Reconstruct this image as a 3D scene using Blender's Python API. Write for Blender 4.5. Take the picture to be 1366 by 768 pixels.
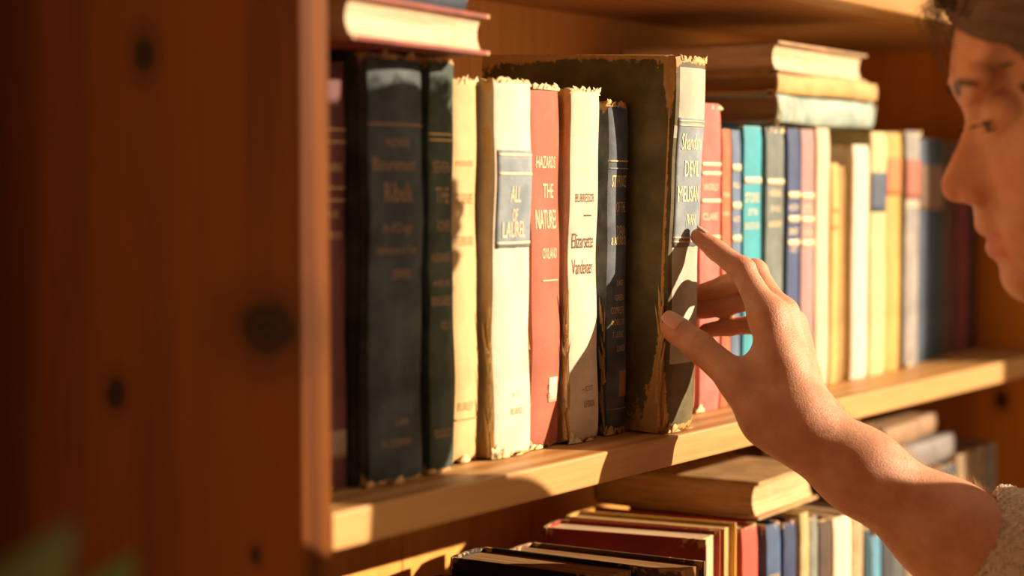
import bpy, bmesh, math, random
import numpy as np
from mathutils import Vector, Matrix

# ------------------------------------------------------------------ clear
for o in list(bpy.data.objects):
    bpy.data.objects.remove(o, do_unlink=True)
SC = bpy.context.scene
COL = SC.collection

# ------------------------------------------------------------------ camera
CAM = Vector((-0.7564, -0.6207, 0.1727))
YAW = math.radians(34.998)          # heading measured from +X towards +Y
PIT = math.radians(3.1957)          # looking slightly down
cd = bpy.data.cameras.new('camera')
cd.sensor_width = 36.0
cd.lens = 2400.0 / 1366.0 * 36.0
cd.clip_start = 0.02
cd.dof.use_dof = True
cd.dof.focus_distance = 1.235
cd.dof.aperture_fstop = 3.2
cam = bpy.data.objects.new('camera', cd)
COL.objects.link(cam)
cam.location = CAM
cam.rotation_euler = (math.pi / 2 - PIT, 0, YAW - math.pi / 2)
SC.camera = cam

# ------------------------------------------------------------------ light
SUN_AZ = math.radians(-55.0)        # direction to the sun, from +X
SUN_EL = math.radians(18.2)
sd = bpy.data.lights.new('sun', 'SUN')
sd.energy = 9.6
sd.angle = math.radians(0.55)
sd.color = (1.0, 0.79, 0.57)
sun = bpy.data.objects.new('sun', sd)
COL.objects.link(sun)
tosun = Vector((math.cos(SUN_EL) * math.cos(SUN_AZ), math.cos(SUN_EL) * math.sin(SUN_AZ), math.sin(SUN_EL)))
sun.rotation_euler = tosun.to_track_quat('Z', 'Y').to_euler()
sun.location = tosun * 4

w = bpy.data.worlds.new('world')
SC.world = w
w.use_nodes = True
_nt = w.node_tree
bg = _nt.nodes['Background']
# the room around: bright warm window side behind the sun, dim room on the other sides
_tc = _nt.nodes.new('ShaderNodeTexCoord')
_dp = _nt.nodes.new('ShaderNodeVectorMath')
_dp.operation = 'DOT_PRODUCT'
_nt.links.new(_tc.outputs['Generated'], _dp.inputs[0])
_dp.inputs[1].default_value = (0.75, -0.60, 0.27)
_mr = _nt.nodes.new('ShaderNodeMapRange')
_mr.interpolation_type = 'SMOOTHSTEP'
_mr.inputs[1].default_value = 0.10
_mr.inputs[2].default_value = 1.0
_nt.links.new(_dp.outputs['Value'], _mr.inputs[0])
_mx = _nt.nodes.new('ShaderNodeMix')
_mx.data_type = 'RGBA'
_nt.links.new(_mr.outputs[0], _mx.inputs[0])
_mx.inputs[6].default_value = (0.026, 0.013, 0.005, 1)
_mx.inputs[7].default_value = (1.25, 0.92, 0.64, 1)
_nt.links.new(_mx.outputs[2], bg.inputs[0])
bg.inputs[1].default_value = 1.0

SC.view_settings.view_transform = 'Standard'
SC.view_settings.look = 'None'
SC.view_settings.gamma = 1.0
SC.view_settings.use_curve_mapping = False
SC.view_settings.exposure = 0.0

# ------------------------------------------------------------------ helpers
R = random.Random(7)
NP = np.random.RandomState(5)


def put(name, verts, faces, mat=None, parent=None, smooth=True, loc=None):
    me = bpy.data.meshes.new(name)
    me.from_pydata([tuple(v) for v in verts], [], [tuple(f) for f in faces])
    me.update()
    if smooth:
        me.polygons.foreach_set('use_smooth', [True] * len(me.polygons))
    o = bpy.data.objects.new(name, me)
    COL.objects.link(o)
    if mat:
        me.materials.append(mat)
    if parent:
        o.parent = parent
    if loc:
        o.location = loc
    return o


def put_bm(name, bm, mat=None, parent=None, smooth=False):
    me = bpy.data.meshes.new(name)
    bm.normal_update()
    bm.to_mesh(me)
    bm.free()
    if smooth:
        me.polygons.foreach_set('use_smooth', [True] * len(me.polygons))
    o = bpy.data.objects.new(name, me)
    COL.objects.link(o)
    if mat:
        me.materials.append(mat)
    if parent:
        o.parent = parent
    return o


def root(name, label, cat, loc=(0, 0, 0), rot=(0, 0, 0), group=None):
    o = bpy.data.objects.new(name, None)
    o.empty_display_size = 0.02
    COL.objects.link(o)
    o.location = loc
    o.rotation_euler = rot
    o['label'] = label
    o['category'] = cat
    if group:
        o['group'] = group
    return o


def box_bm(bm, x0, x1, y0, y1, z0, z1, bev=0.0):
    r = bmesh.ops.create_cube(bm, size=1.0)
    vs = r['verts']
    for v in vs:
        v.co = Vector((x0 + (v.co.x + .5) * (x1 - x0), y0 + (v.co.y + .5) * (y1 - y0), z0 + (v.co.z + .5) * (z1 - z0)))
    if bev:
        es = list({e for v in vs for e in v.link_edges})
        bmesh.ops.bevel(bm, geom=es, offset=bev, segments=2, affect='EDGES', profile=0.5)


def float_attr(o, name, vals):
    a = o.data.attributes.new(name, 'FLOAT', 'POINT')
    a.data.foreach_set('value', np.asarray(vals, dtype=np.float32))


# ------------------------------------------------------------------ materials
def newmat(name):
    m = bpy.data.materials.new(name)
    m.use_nodes = True
    nt = m.node_tree
    return m, nt, nt.nodes['Principled BSDF']


class N:
    """tiny node-building helper"""
    def __init__(self, nt):
        self.nt = nt

    def n(self, t, **kw):
        nd = self.nt.nodes.new(t)
        for k, v in kw.items():
            setattr(nd, k, v)
        return nd

    def link(self, a, b):
        self.nt.links.new(a, b)

    def setin(self, sock, v):
        if isinstance(v, bpy.types.NodeSocket):
            self.link(v, sock)
        else:
            sock.default_value = v

    def math(self, op, a, b=0.0, c=None, clamp=False):
        nd = self.n('ShaderNodeMath', operation=op)
        nd.use_clamp = clamp
        self.setin(nd.inputs[0], a)
        self.setin(nd.inputs[1], b)
        if c is not None:
            self.setin(nd.inputs[2], c)
        return nd.outputs[0]

    def mix(self, fac, a, b, mode='MIX'):
        nd = self.n('ShaderNodeMix', data_type='RGBA', blend_type=mode)
        self.setin(nd.inputs[0], fac)
        for s, v in ((nd.inputs[6], a), (nd.inputs[7], b)):
            if isinstance(v, bpy.types.NodeSocket):
                self.link(v, s)
            else:
                s.default_value = (v[0], v[1], v[2], 1)
        return nd.outputs[2]

    def noise(self, vec, scale, detail=3.0, rough=0.55, dist=0.0):
        nd = self.n('ShaderNodeTexNoise')
        if vec is not None:
            self.link(vec, nd.inputs['Vector'])
        nd.inputs['Scale'].default_value = scale
        nd.inputs['Detail'].default_value = detail
        nd.inputs['Roughness'].default_value = rough
        nd.inputs['Distortion'].default_value = dist
        return nd.outputs['Fac']

    def ramp(self, fac, lo, hi):
        nd = self.n('ShaderNodeMapRange', interpolation_type='SMOOTHSTEP')
        self.setin(nd.inputs[0], fac)
        nd.inputs[1].default_value = lo
        nd.inputs[2].default_value = hi
        return nd.outputs[0]

    def coords(self, scale=(1, 1, 1), off=(0, 0, 0), kind='Object'):
        tc = self.n('ShaderNodeTexCoord')
        mp = self.n('ShaderNodeMapping')
        self.link(tc.outputs[kind], mp.inputs['Vector'])
        mp.inputs['Scale'].default_value = scale
        mp.inputs['Location'].default_value = off
        return mp.outputs['Vector']

    def bump(self, h, strength, dist, bsdf):
        b = self.n('ShaderNodeBump')
        self.link(h, b.inputs['Height'])
        b.inputs['Strength'].default_value = strength
        b.inputs['Distance'].default_value = dist
        self.link(b.outputs['Normal'], bsdf.inputs['Normal'])


def wood(name, axis, c1, c2, knots=(), rough=0.5, seed=0.0, spec=0.22, rings=0.55):
    """pine: long grain along an axis (0 x, 1 y, 2 z), rings, knots at (centre, radius, stretch)"""
    m, nt, b = newmat(name)
    g = N(nt)
    sc = [1.0, 1.0, 1.0]
    sc[axis] = 0.07
    vec = g.coords(tuple(s for s in sc), (seed, seed * 1.7, seed * .6))
    warp = g.noise(vec, 9.0, 2.0)
    fine = g.noise(vec, 240.0, 4.0, 0.6)
    ring = g.n('ShaderNodeTexWave', wave_type='BANDS', bands_direction='X' if axis != 0 else 'Y')
    ring.inputs['Scale'].default_value = 16.0
    ring.inputs['Distortion'].default_value = 7.0
    ring.inputs['Detail'].default_value = 2.0
    ring.inputs['Detail Scale'].default_value = 0.7
    g.link(vec, ring.inputs['Vector'])
    f = g.math('ADD', g.math('ADD', g.math('MULTIPLY', ring.outputs['Fac'], rings), (0.55 - rings) * .5), g.math('MULTIPLY', fine, 0.55))
    f = g.math('ADD', f, g.math('MULTIPLY', warp, 0.35))
    col = g.mix(g.ramp(f, 0.35, 1.05), c1, c2)
    if knots:
        tc = g.n('ShaderNodeTexCoord')
        wob = g.noise(tc.outputs['Object'], 55.0, 3.0)
        for (cx, cy, cz), rad, st in knots:
            mp = g.n('ShaderNodeMapping')
            g.link(tc.outputs['Object'], mp.inputs['Vector'])
            s = [1 / rad, 1 / rad, 1 / rad]
            for k in range(3):
                s[k] = s[k] / st[k]
            mp.inputs['Scale'].default_value = s
            mp.inputs['Location'].default_value = (-cx * s[0], -cy * s[1], -cz * s[2])
            ln = g.n('ShaderNodeVectorMath', operation='LENGTH')
            g.link(mp.outputs['Vector'], ln.inputs[0])
            d = g.math('ADD', ln.outputs['Value'], g.math('MULTIPLY', wob, 0.7))
            halo = g.math('SUBTRACT', 1.0, g.ramp(d, 0.9, 2.6))
            core = g.math('SUBTRACT', 1.0, g.ramp(d, 0.85, 1.35))
            rings = g.math('ADD', g.math('MULTIPLY', g.math('SINE', g.math('MULTIPLY', d, 16.0)), 0.13), 0.85)
            col = g.mix(g.math('MULTIPLY', halo, 0.5), col, tuple(x * 0.45 for x in c2))
            col = g.mix(g.math('MULTIPLY', core, rings), col, (0.012, 0.006, 0.003))
    g.link(col, b.inputs['Base Color'])
    b.inputs['Roughness'].default_value = rough
    b.inputs['Specular IOR Level'].default_value = spec
    g.bump(f, 0.12, 0.002, b)
    return m


def cloth(name, col, worn=(0.58, 0.36, 0.15), mott=0.35, fade=None, thr=0.55, speck=0.0, rough=0.66):
    """book cloth: woven, mottled, rubbed through to board where the 'wear' attribute is high"""
    m, nt, b = newmat(name)
    g = N(nt)
    vec = g.coords()
    big = g.noise(vec, 28.0, 4.0, 0.6)
    mid = g.noise(vec, 190.0, 4.0, 0.65)
    weave = g.noise(vec, 1500.0, 1.0, 0.5)
    dk = tuple(c * (1 - mott) for c in col)
    lt = fade or tuple(min(1, c * (1 + mott * .5)) for c in col)
    c = g.mix(g.ramp(big, 0.32, 0.7), dk, lt)
    c = g.mix(g.math('MULTIPLY', g.ramp(weave, 0.4, 0.75), 0.18), c, tuple(x * .6 for x in col))
    if speck:
        c = g.mix(g.math('MULTIPLY', g.ramp(mid, 0.64, 0.74), speck), c, worn)
    at = g.n('ShaderNodeAttribute', attribute_name='wear')
    e = g.math('ADD', at.outputs['Fac'], g.math('MULTIPLY', g.math('SUBTRACT', g.math('ADD', g.math('MULTIPLY', mid, .65), g.math('MULTIPLY', big, .35)), 0.5), 1.3))
    mask = g.ramp(e, thr, thr + 0.12)
    wc = g.mix(mid, tuple(x * .55 for x in worn), tuple(min(1, x * 1.35) for x in worn))
    c = g.mix(mask, c, wc)
    g.link(c, b.inputs['Base Color'])
    b.inputs['Roughness'].default_value = rough
    b.inputs['Specular IOR Level'].default_value = 0.42
    h = g.math('ADD', g.math('MULTIPLY', weave, 0.5), g.math('ADD', mid, g.math('MULTIPLY', mask, -1.0)))
    g.bump(h, 0.35, 0.0006, b)
    return m


_pages = {}


def pages(col=(0.72, 0.56, 0.34)):
    k = tuple(col)
    if k in _pages:
        return _pages[k]
    m, nt, b = newmat('paper_edges')
    g = N(nt)
    vec = g.coords((1.0, 0.03, 0.03))
    ln = g.noise(vec, 1500.0, 3.0, 0.7)
    ln2 = g.noise(vec, 300.0, 2.0, 0.6)
    spot = g.noise(g.coords(), 60.0, 3.0)
    f = g.math('ADD', g.math('MULTIPLY', ln, .6), g.math('MULTIPLY', ln2, .5))
    c = g.mix(g.ramp(f, 0.38, 0.72), tuple(x * .55 for x in col), col)
    c = g.mix(g.math('MULTIPLY', g.ramp(spot, .5, .75), .4), c, (col[0] * .8, col[1] * .62, col[2] * .4))
    g.link(c, b.inputs['Base Color'])
    b.inputs['Roughness'].default_value = 0.85
    b.inputs['Specular IOR Level'].default_value = 0.15
    g.bump(f, 0.6, 0.0006, b)
    _pages[k] = m
    return m


_plain = {}


def plain(name, col, rough=0.6, metal=0.0, var=0.2, scale=120.0):
    k = (name, tuple(col))
    if k in _plain:
        return _plain[k]
    m, nt, b = newmat(name)
    g = N(nt)
    n = g.noise(g.coords(), scale, 3.0)
    g.link(g.mix(n, tuple(c * (1 - var) for c in col), tuple(min(1, c * (1 + var)) for c in col)), b.inputs['Base Color'])
    b.inputs['Roughness'].default_value = rough
    b.inputs['Metallic'].default_value = metal
    _plain[k] = m
    return m


GILT = plain('gilt', (0.80, 0.56, 0.24), 0.45, 0.35)
PALEGILT = plain('pale_gilt', (0.85, 0.68, 0.40), 0.5, 0.1)
INK = plain('brown_ink', (0.16, 0.10, 0.05), 0.8)
PAPERTORN = plain('torn_paper', (0.80, 0.58, 0.30), 0.85, 0.0, 0.35, 300.0)
BOARDTORN = plain('torn_board', (0.62, 0.38, 0.15), 0.85, 0.0, 0.4, 300.0)
CARDIN = plain('board_lining', (0.55, 0.40, 0.24), 0.85)
# ------------------------------------------------------------------ setting
Z_FLOOR = -1.25
SHELF_T = 0.0205
X_LEFT, X_RIGHT = -0.036, 1.118
BACK_Y = 0.232
PINE_C1, PINE_C2 = (0.62, 0.30, 0.085), (0.40, 0.155, 0.035)
pine_x = wood('pine_along_shelf', 0, (0.58, 0.335, 0.125), (0.40, 0.185, 0.050), rough=0.45, seed=.3)
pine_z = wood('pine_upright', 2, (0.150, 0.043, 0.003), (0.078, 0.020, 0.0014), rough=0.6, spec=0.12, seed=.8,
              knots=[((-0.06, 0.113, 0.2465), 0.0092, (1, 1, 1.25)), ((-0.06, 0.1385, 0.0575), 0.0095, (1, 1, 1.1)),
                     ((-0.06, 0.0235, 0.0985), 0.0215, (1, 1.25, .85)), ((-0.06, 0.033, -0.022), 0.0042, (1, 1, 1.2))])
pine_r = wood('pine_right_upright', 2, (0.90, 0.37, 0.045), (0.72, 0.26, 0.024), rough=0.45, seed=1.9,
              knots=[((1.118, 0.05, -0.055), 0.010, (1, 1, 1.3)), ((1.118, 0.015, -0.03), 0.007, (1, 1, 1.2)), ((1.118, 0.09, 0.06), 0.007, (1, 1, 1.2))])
pine_b = wood('pine_back_boards', 2, (0.88, 0.42, 0.10), (0.72, 0.31, 0.06), rings=.12, rough=0.5, seed=2.7)

fl = bmesh.new()
box_bm(fl, -3, 4, -4, 1.0, Z_FLOOR - 0.05, Z_FLOOR)
o = put_bm('floor', fl, wood('oak_floor', 0, (0.36, 0.2, 0.09), (0.24, 0.12, 0.05), seed=4.0))
o['kind'] = 'structure'
fl = bmesh.new()
box_bm(fl, -3, 4, 0.275, 0.40, Z_FLOOR, 1.6)
o = put_bm('wall_back', fl, plain('wall_paint', (0.55, 0.36, 0.2), 0.9))
o['kind'] = 'structure'

fl = bmesh.new()                      # unseen slab, added to keep the sun off the rightmost books
box_bm(fl, 1.75, 1.90, -1.10, 0.40, Z_FLOOR, 1.6)
o = put_bm('added_shade_wall', fl, plain('wall_paint', (0.55, 0.36, 0.2), 0.9))
o['kind'] = 'structure'

bc = root('bookcase', 'tall knotty pine bookcase with open shelves of old books', 'bookcase', (0, 0, Z_FLOOR))
TOP_Z = 0.80


def bc_part(name, x0, x1, y0, y1, z0, z1, mat, bev=0.0015):
    bm = bmesh.new()
    box_bm(bm, x0, x1, y0, y1, z0, z1, bev)
    o = put_bm(name, bm, mat, bc)
    o.matrix_parent_inverse = Matrix.Translation((0, 0, -Z_FLOOR))
    return o


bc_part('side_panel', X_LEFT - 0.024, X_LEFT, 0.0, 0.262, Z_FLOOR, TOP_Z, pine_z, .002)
bc_part('side_panel', X_RIGHT, X_RIGHT + 0.024, 0.0, 0.262, Z_FLOOR, TOP_Z, pine_r, .002)
for zt in (0.0, 0.343, -0.365, -0.74, -1.12, 0.70):
    bc_part('shelf', X_LEFT, X_RIGHT, 0.0, BACK_Y, zt - SHELF_T, zt, pine_x)
bm = bmesh.new()                       # tongue-and-groove boards of the back in one mesh
x = X_LEFT
k = 0
rb = random.Random(3)
while x < X_RIGHT - 1e-6:
    x1 = min(x + 0.088, X_RIGHT)
    box_bm(bm, x, x1, BACK_Y + 0.0008, BACK_Y + 0.016, Z_FLOOR + .05, TOP_Z - .02, 0.0016)
    x = x1
o = put_bm('back_panel', bm, pine_b, bc)
o.matrix_parent_inverse = Matrix.Translation((0, 0, -Z_FLOOR))

# ------------------------------------------------------------------ books
_txt = {}


def glyphs(s):
    """flat mesh of a line of lettering, as (verts Nx2 scaled to unit height / natural width, faces)"""
    if s in _txt:
        return _txt[s]
    cu = bpy.data.curves.new('t', 'FONT')
    cu.body = s
    cu.resolution_u = 2
    ob = bpy.data.objects.new('t', cu)
    COL.objects.link(ob)
    dg = bpy.context.evaluated_depsgraph_get()
    me = bpy.data.meshes.new_from_object(ob.evaluated_get(dg))
    vs = np.array([(v.co.x, v.co.y) for v in me.vertices])
    fs = [tuple(p.vertices) for p in me.polygons]
    bpy.data.objects.remove(ob, do_unlink=True)
    bpy.data.meshes.remove(me)
    vs -= vs.min(0)
    sz = vs.max(0)
    vs = vs / sz
    _txt[s] = (vs, fs)
    return _txt[s]


class Book:
    T = 0.0024

    def __init__(self, name, label, w, h, d, loc, rot=(0, 0, 0), col=(.3, .1, .05), bulge=0.004, wear=0.5,
                 worn=(0.58, 0.36, 0.15), paper=(0.72, 0.56, 0.34), group=None, lowres=False, ragged=0.0,
                 jointwear=0.3, speck=0.0, mott=0.35, fade=None, flakes=0, flakemat=None, headcap=0.6, seed=1, matrix=None,
                 peel=None, thr=0.55, rough=0.66):
        self.w, self.h, self.d, self.b = w, h, d, bulge
        self.rnd = random.Random(seed * 31 + 7)
        loc = (loc[0], loc[1], loc[2] + .0004)
        self.root = root(name, label, 'book', loc, rot, group)
        if matrix is not None:
            self.root.matrix_world = Matrix.Translation((0, 0, .0004)) @ matrix
        rs = np.random.RandomState(seed)
        T = self.T
        na = 9 if lowres else 15
        if w < .012:
            na = 7
        j = 0.0095                              # where the joint groove sits behind the spine
        P = [(0, d), (0, d * .55), (0, j + .010), (0, j + .004), (0.0013, j), (0.0008, j - .003), (0.0, bulge + .0022)]
        kinds = [0, 0, 0, 0, 1, 1, 2]
        for i in range(na):
            t = (i + .5) / na
            P.append((w * t, self.spine_y(w * t)))
            kinds.append(3)
        P += [(w - x, y) for x, y in P[6::-1]]
        kinds += kinds[6::-1]
        P = np.array(P)
        K = len(P)
        tan = np.zeros_like(P)
        tan[1:-1] = P[2:] - P[:-2]
        tan[0] = P[1] - P[0]
        tan[-1] = P[-1] - P[-2]
        tan /= np.linalg.norm(tan, axis=1)[:, None]
        nrm = np.stack([-tan[:, 1], tan[:, 0]], 1)   # left of travel = inside
        inner = P + nrm * T
        inner[0, 0] = T
        inner[-1, 0] = w - T
        nz = 12 if lowres else 34
        u = np.linspace(0, 1, nz)
        zz = h * (0.5 - 0.5 * np.cos(np.pi * u)) * .55 + h * u * .45
        kinds = np.array(kinds)
        verts, wr = [], []
        phase = rs.rand(4) * 6.28
        self.phase = phase
        self.wob = 0 if lowres else 1
        for layer, Q in ((0, P), (1, inner)):
            for r in range(nz):
                z = np.full(K, zz[r])
                dz = min(zz[r], h - zz[r])
                edge = math.exp(-dz / 0.005)
                if r in (0, nz - 1) and ragged > 0:
                    sp = np.where(kinds >= 1, 1.0, 0.25)
                    jag = (rs.rand(K) ** 1.5) * ragged * sp
                    z = z + (jag if r == 0 else -jag)
                    if r == 0:
                        z = np.maximum(z, 0.0)
                q = Q.copy()
                # old spines are never dead flat
                q[:, 0] += 0.0006 * math.sin(zz[r] * 37 + phase[0]) * (kinds >= 2)
                q[:, 1] += (0.0007 * math.sin(zz[r] * 26 + phase[1]) + 0.0004 * math.sin(zz[r] * 90 + phase[2])) * (kinds == 3) * (0 if lowres else 1)
                # head and tail caps curl in a little
                q[:, 1] += np.where(kinds == 3, 0.0012 * math.exp(-dz / 0.004), 0)
                for i in range(K):
                    verts.append((q[i, 0], q[i, 1], z[i]))
                wv = edge * (0.55 + 0.45 * (kinds >= 1)) * headcap * 1.25 + np.where(kinds == 2, jointwear, 0) + np.where(kinds == 1, jointwear * .5, 0)
                wv = wv + np.where((kinds == 0) & (np.arange(K) % (K - 1) == 0), 0.35, 0)
                wv = wv * (wear * 2.0)
                if peel:
                    for side, zc, zr, amp in peel:
                        idx = np.arange(K)
                        c = 5 if side == 'l' else K - 6
                        wv = wv + amp * np.exp(-((idx - c) / 3.2) ** 2) * math.exp(-((zz[r] - zc) / zr) ** 2)
                wr += list(wv)
        faces = []
        n1 = nz * K
        for r in range(nz - 1):
            for i in range(K - 1):
                a = r * K + i
                faces.append((a, a + 1, a + 1 + K, a + K))
                b_ = n1 + a
                faces.append((b_, b_ + K, b_ + 1 + K, b_ + 1))
            for i in (0, K - 1):
                a = r * K + i
                f = (a, a + K, a + K + n1, a + n1)
                faces.append(f if i == 0 else f[::-1])
        for i in range(K - 1):
            faces.append((i, i + n1, i + 1 + n1, i + 1))
            a = (nz - 1) * K + i
            faces.append((a, a + 1, a + 1 + n1, a + n1))
        m = cloth(name + '_cloth', col, worn=worn, mott=mott, fade=fade, speck=speck, thr=thr, rough=rough)
        self.cover = put('cover', verts, faces, m, self.root)
        try:
            self.cover.data.set_sharp_from_angle(angle=math.radians(40))
        except Exception:
            pass
        float_attr(self.cover, 'wear', wr)
        # page block
        sq = 0.0032 if h > .1 else .002
        npg = 10
        xs = np.linspace(T + .0002, w - T - .0002, npg)
        pv, pf = [], []
        top = h - sq
        for lvl, z in ((0, sq), (1, top)):
            for i, x in enumerate(xs):
                t = (i / (npg - 1)) * 2 - 1
                yb = d - .004 - 0.003 * (1 - t * t)
                yf = self.spine_y(x) + T + .0008
                dzp = (rs.rand() - .5) * .0006 * (1 if lvl else 0)
                pv.append((x, yf, z + dzp))
                pv.append((x, yb, z + dzp))
        M = npg * 2
        for i in range(npg - 1):
            a, b2, c, e = 2 * i, 2 * i + 1, 2 * i + 3, 2 * i + 2
            pf.append((a, b2, c, e))
            pf.append((M + a, M + e, M + c, M + b2))
            pf.append((a, e, M + e, M + a))
            pf.append((b2, M + b2, M + c, c))
        pf.append((0, M, M + 1, 1))
        q = 2 * (npg - 1)
        pf.append((q, q + 1, M + q + 1, M + q))
        self.block = put('page_block', pv, pf, pages(paper), self.root, smooth=False)
        if flakes:
            self.flakes(flakes, flakemat or PAPERTORN)

    def spine_y(self, x):
        t = min(1, max(0, x / self.w)) * 2 - 1
        return self.b * (1 - math.sqrt(max(0.0, 1 - (t * 0.97) ** 2))) if self.b > 0 else 0.0

    def surf(self, x, z):
        """the spine's real surface, waves and head curl included"""
        dz = min(z, self.h - z)
        return (x + 0.0006 * math.sin(z * 37 + self.phase[0]),
                self.spine_y(x) + (0.0007 * math.sin(z * 26 + self.phase[1]) + 0.0004 * math.sin(z * 90 + self.phase[2])) * self.wob + 0.0012 * math.exp(-max(dz, 0) / 0.004))

    def patch(self, name, z0, z1, mat, f0=0.04, f1=0.96, lift=0.00035, parent=None, rough_edge=0.0):
        n = 14
        m = max(1, int(round((z1 - z0) / .006)))
        vs, fs = [], []
        for lay in (0, 1):
            for i in range(n + 1):
                x0 = self.w * (f0 + (f1 - f0) * i / n)
                for k in range(m + 1):
                    z = z0 + (z1 - z0) * k / m
                    x, y = self.surf(x0, z)
                    vs.append((x, y - lift - .0001 + .0009 * lay, z + (self.rnd.uniform(-1, 1) * rough_edge if lay == 0 and k in (0, m) else 0)))
        W = m + 1
        nb = (n + 1) * W
        for i in range(n):
            for k in range(m):
                a = i * W + k
                fs.append((a, a + W, a + W + 1, a + 1))
            a, e = i * W, i * W + m
            fs.append((a, nb + a, nb + a + W, a + W))
            fs.append((e, e + W, nb + e + W, nb + e))
        for k in range(m):
            fs.append((k, k + 1, nb + k + 1, nb + k))
            e = n * W + k
            fs.append((e, nb + e, nb + e + 1, e + 1))
        return put(name, vs, fs, mat, parent or self.root)

    def bands(self, zs, mat=None, th=0.0012, f0=0.03, f1=0.97, parent=None, lift=.0004):
        for z in zs:
            self.patch('gilt_band', z - th / 2, z + th / 2, mat or GILT, f0, f1, lift, parent)

    def text(self, lines, mat=None, parent=None, lift=0.00035):
        """lines: (string, z of the baseline, height, f0, f1 across the spine)"""
        lines = sorted(lines, key=lambda t: -t[1])
        for i in range(1, len(lines)):
            if lines[i - 1][1] - (lines[i][1] + lines[i][2]) > .011:
                self.text(lines[i:], mat, parent, lift)
                lines = lines[:i]
                break
        vs, fs = [], []
        for s, z, ht, f0, f1 in lines:
            v, f = glyphs(s)
            b0 = len(vs)
            for px, py in v:
                x = self.w * (.03 + .79 * (f0 + (f1 - f0) * px))
                zz = z + py * ht * .88
                x, y = self.surf(x, zz)
                vs.append((x, y - lift, zz))
            fs += [tuple(i + b0 for i in p) for p in f]
        return put('lettering', vs, fs, mat or GILT, parent or self.root, smooth=False)

    def flakes(self, n, mat):
        """torn slivers of paper standing off the head, the tail and the joint of the spine"""
        r = self.rnd

        def sliver(vs, fs, p, along, up, out, L, W):
            b0 = len(vs)
            S = 4
            lean = r.uniform(-.25, .25) * L
            for k in range(S + 1):
                t = k / S
                wd = W * (1 - t) ** .5 * (0.6 + .8 * r.random())
                c = p + up * (L * t) + out * (L * .6 * t * t) + along * (lean * t)
                for sgn in (-1, 1):
                    for lay in (0, 1):
                        vs.append(tuple(c + along * (wd * sgn) + out * (0.00035 * lay)))
            for k in range(S):
                a = b0 + 4 * k
                fs.extend([(a, a + 2, a + 6, a + 4), (a + 1, a + 5, a + 7, a + 3), (a, a + 4, a + 5, a + 1), (a + 2, a + 3, a + 7, a + 6)])
        vs, fs = [], []
        for _ in range(int(n * .45) + 3):
            x = r.uniform(0.03, .97) * self.w
            p = Vector((x, self.spine_y(x) + .0006, self.h - .0042))
            sliver(vs, fs, p, Vector((1, 0, 0)), Vector((r.uniform(-.6, .6), 0, 1)), Vector((0, -1 if r.random() < .4 else 1, 0)) * r.uniform(.2, 1), r.uniform(.002, .0058), r.uniform(.0015, .005))
        put('torn_head', vs, fs, mat, self.root)
        vs, fs = [], []
        for _ in range(int(n * .16) + 1):
            x = r.uniform(0.0, .4) * self.w if r.random() < .75 else r.uniform(.4, .95) * self.w
            p = Vector((x, self.spine_y(x) - .0008, .0005))
            sliver(vs, fs, p, Vector((1, 0, 0)), Vector((r.uniform(-.35, .35), 0, 1)), Vector((0, -1, 0)) * r.uniform(.02, .16), r.uniform(.002, .0075) * (1.2 - x / self.w), r.uniform(.0025, .0055))
        put('torn_tail', vs, fs, mat, self.root)
        if n >= 12:
            vs, fs = [], []
            for _ in range(n):
                z = r.uniform(.001, self.h * .34)
                p = Vector((-.0004, self.b + r.uniform(-.0005, .002), z))
                sliver(vs, fs, p, Vector((.25, 1, 0)), Vector((r.uniform(-.05, .05), 0, 1)), Vector((-1, -.5, 0)) * r.uniform(.02, .16), r.uniform(.010, .026), r.uniform(.0006, .0017))
            put('torn_joint', vs, fs, mat, self.root)


UPG = 'old hardbacks standing on the middle shelf'
C = {}
# maroon book tight against the left upright
B = Book('book', 'dull maroon hardback, first on the middle shelf, squeezed against the left upright', .0240, .243, .15, (.0095, .046, 0),
         col=(.17, .05, .045), wear=.45, seed=1, group=UPG, ragged=.001)
B.bands([.205, .198, .172, .165], GILT, .0012)
B.text([('LAWNS', .181, .006, .1, .9), ('AND', .155, .005, .25, .75), ('GARDENS', .143, .005, .08, .92)])
B.patch('paper_label', .018, .034, plain('stained_label', (.38, .24, .17), .8), .1, .9)
# big dark blue-green
B = Book('book', 'largest dark blue-green hardback with worn tan corners, left on the middle shelf', .0525, .2500, .165, (.0345, .030, 0),
         col=(.036, .054, .056), fade=(.078, .110, .107), bulge=.007, wear=.62, seed=2, group=UPG, ragged=.003, flakes=10, speck=.12, jointwear=.35,
         flakemat=BOARDTORN)
B.bands([.2085], plain('copper_rule', (.42, .25, .15), .6), .001)
B.text([('HOWER', .1955, .006, .30, .80), ('Bourement', .182, .0085, .06, .94), ('Ribelk', .164, .0125, .24, .84), ('In d\'Crugo', .1445, .009, .20, .82),
        ('Aelitonces or Tales', .134, .0055, .08, .94), ('SERRES', .1195, .006, .40, .80), ('LIBR', .034, .004, .5, .8), ('W. COMPANY', .022, .005, .2, .85)], plain('copper_lettering', (.36, .23, .13), .6, .2))
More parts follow.
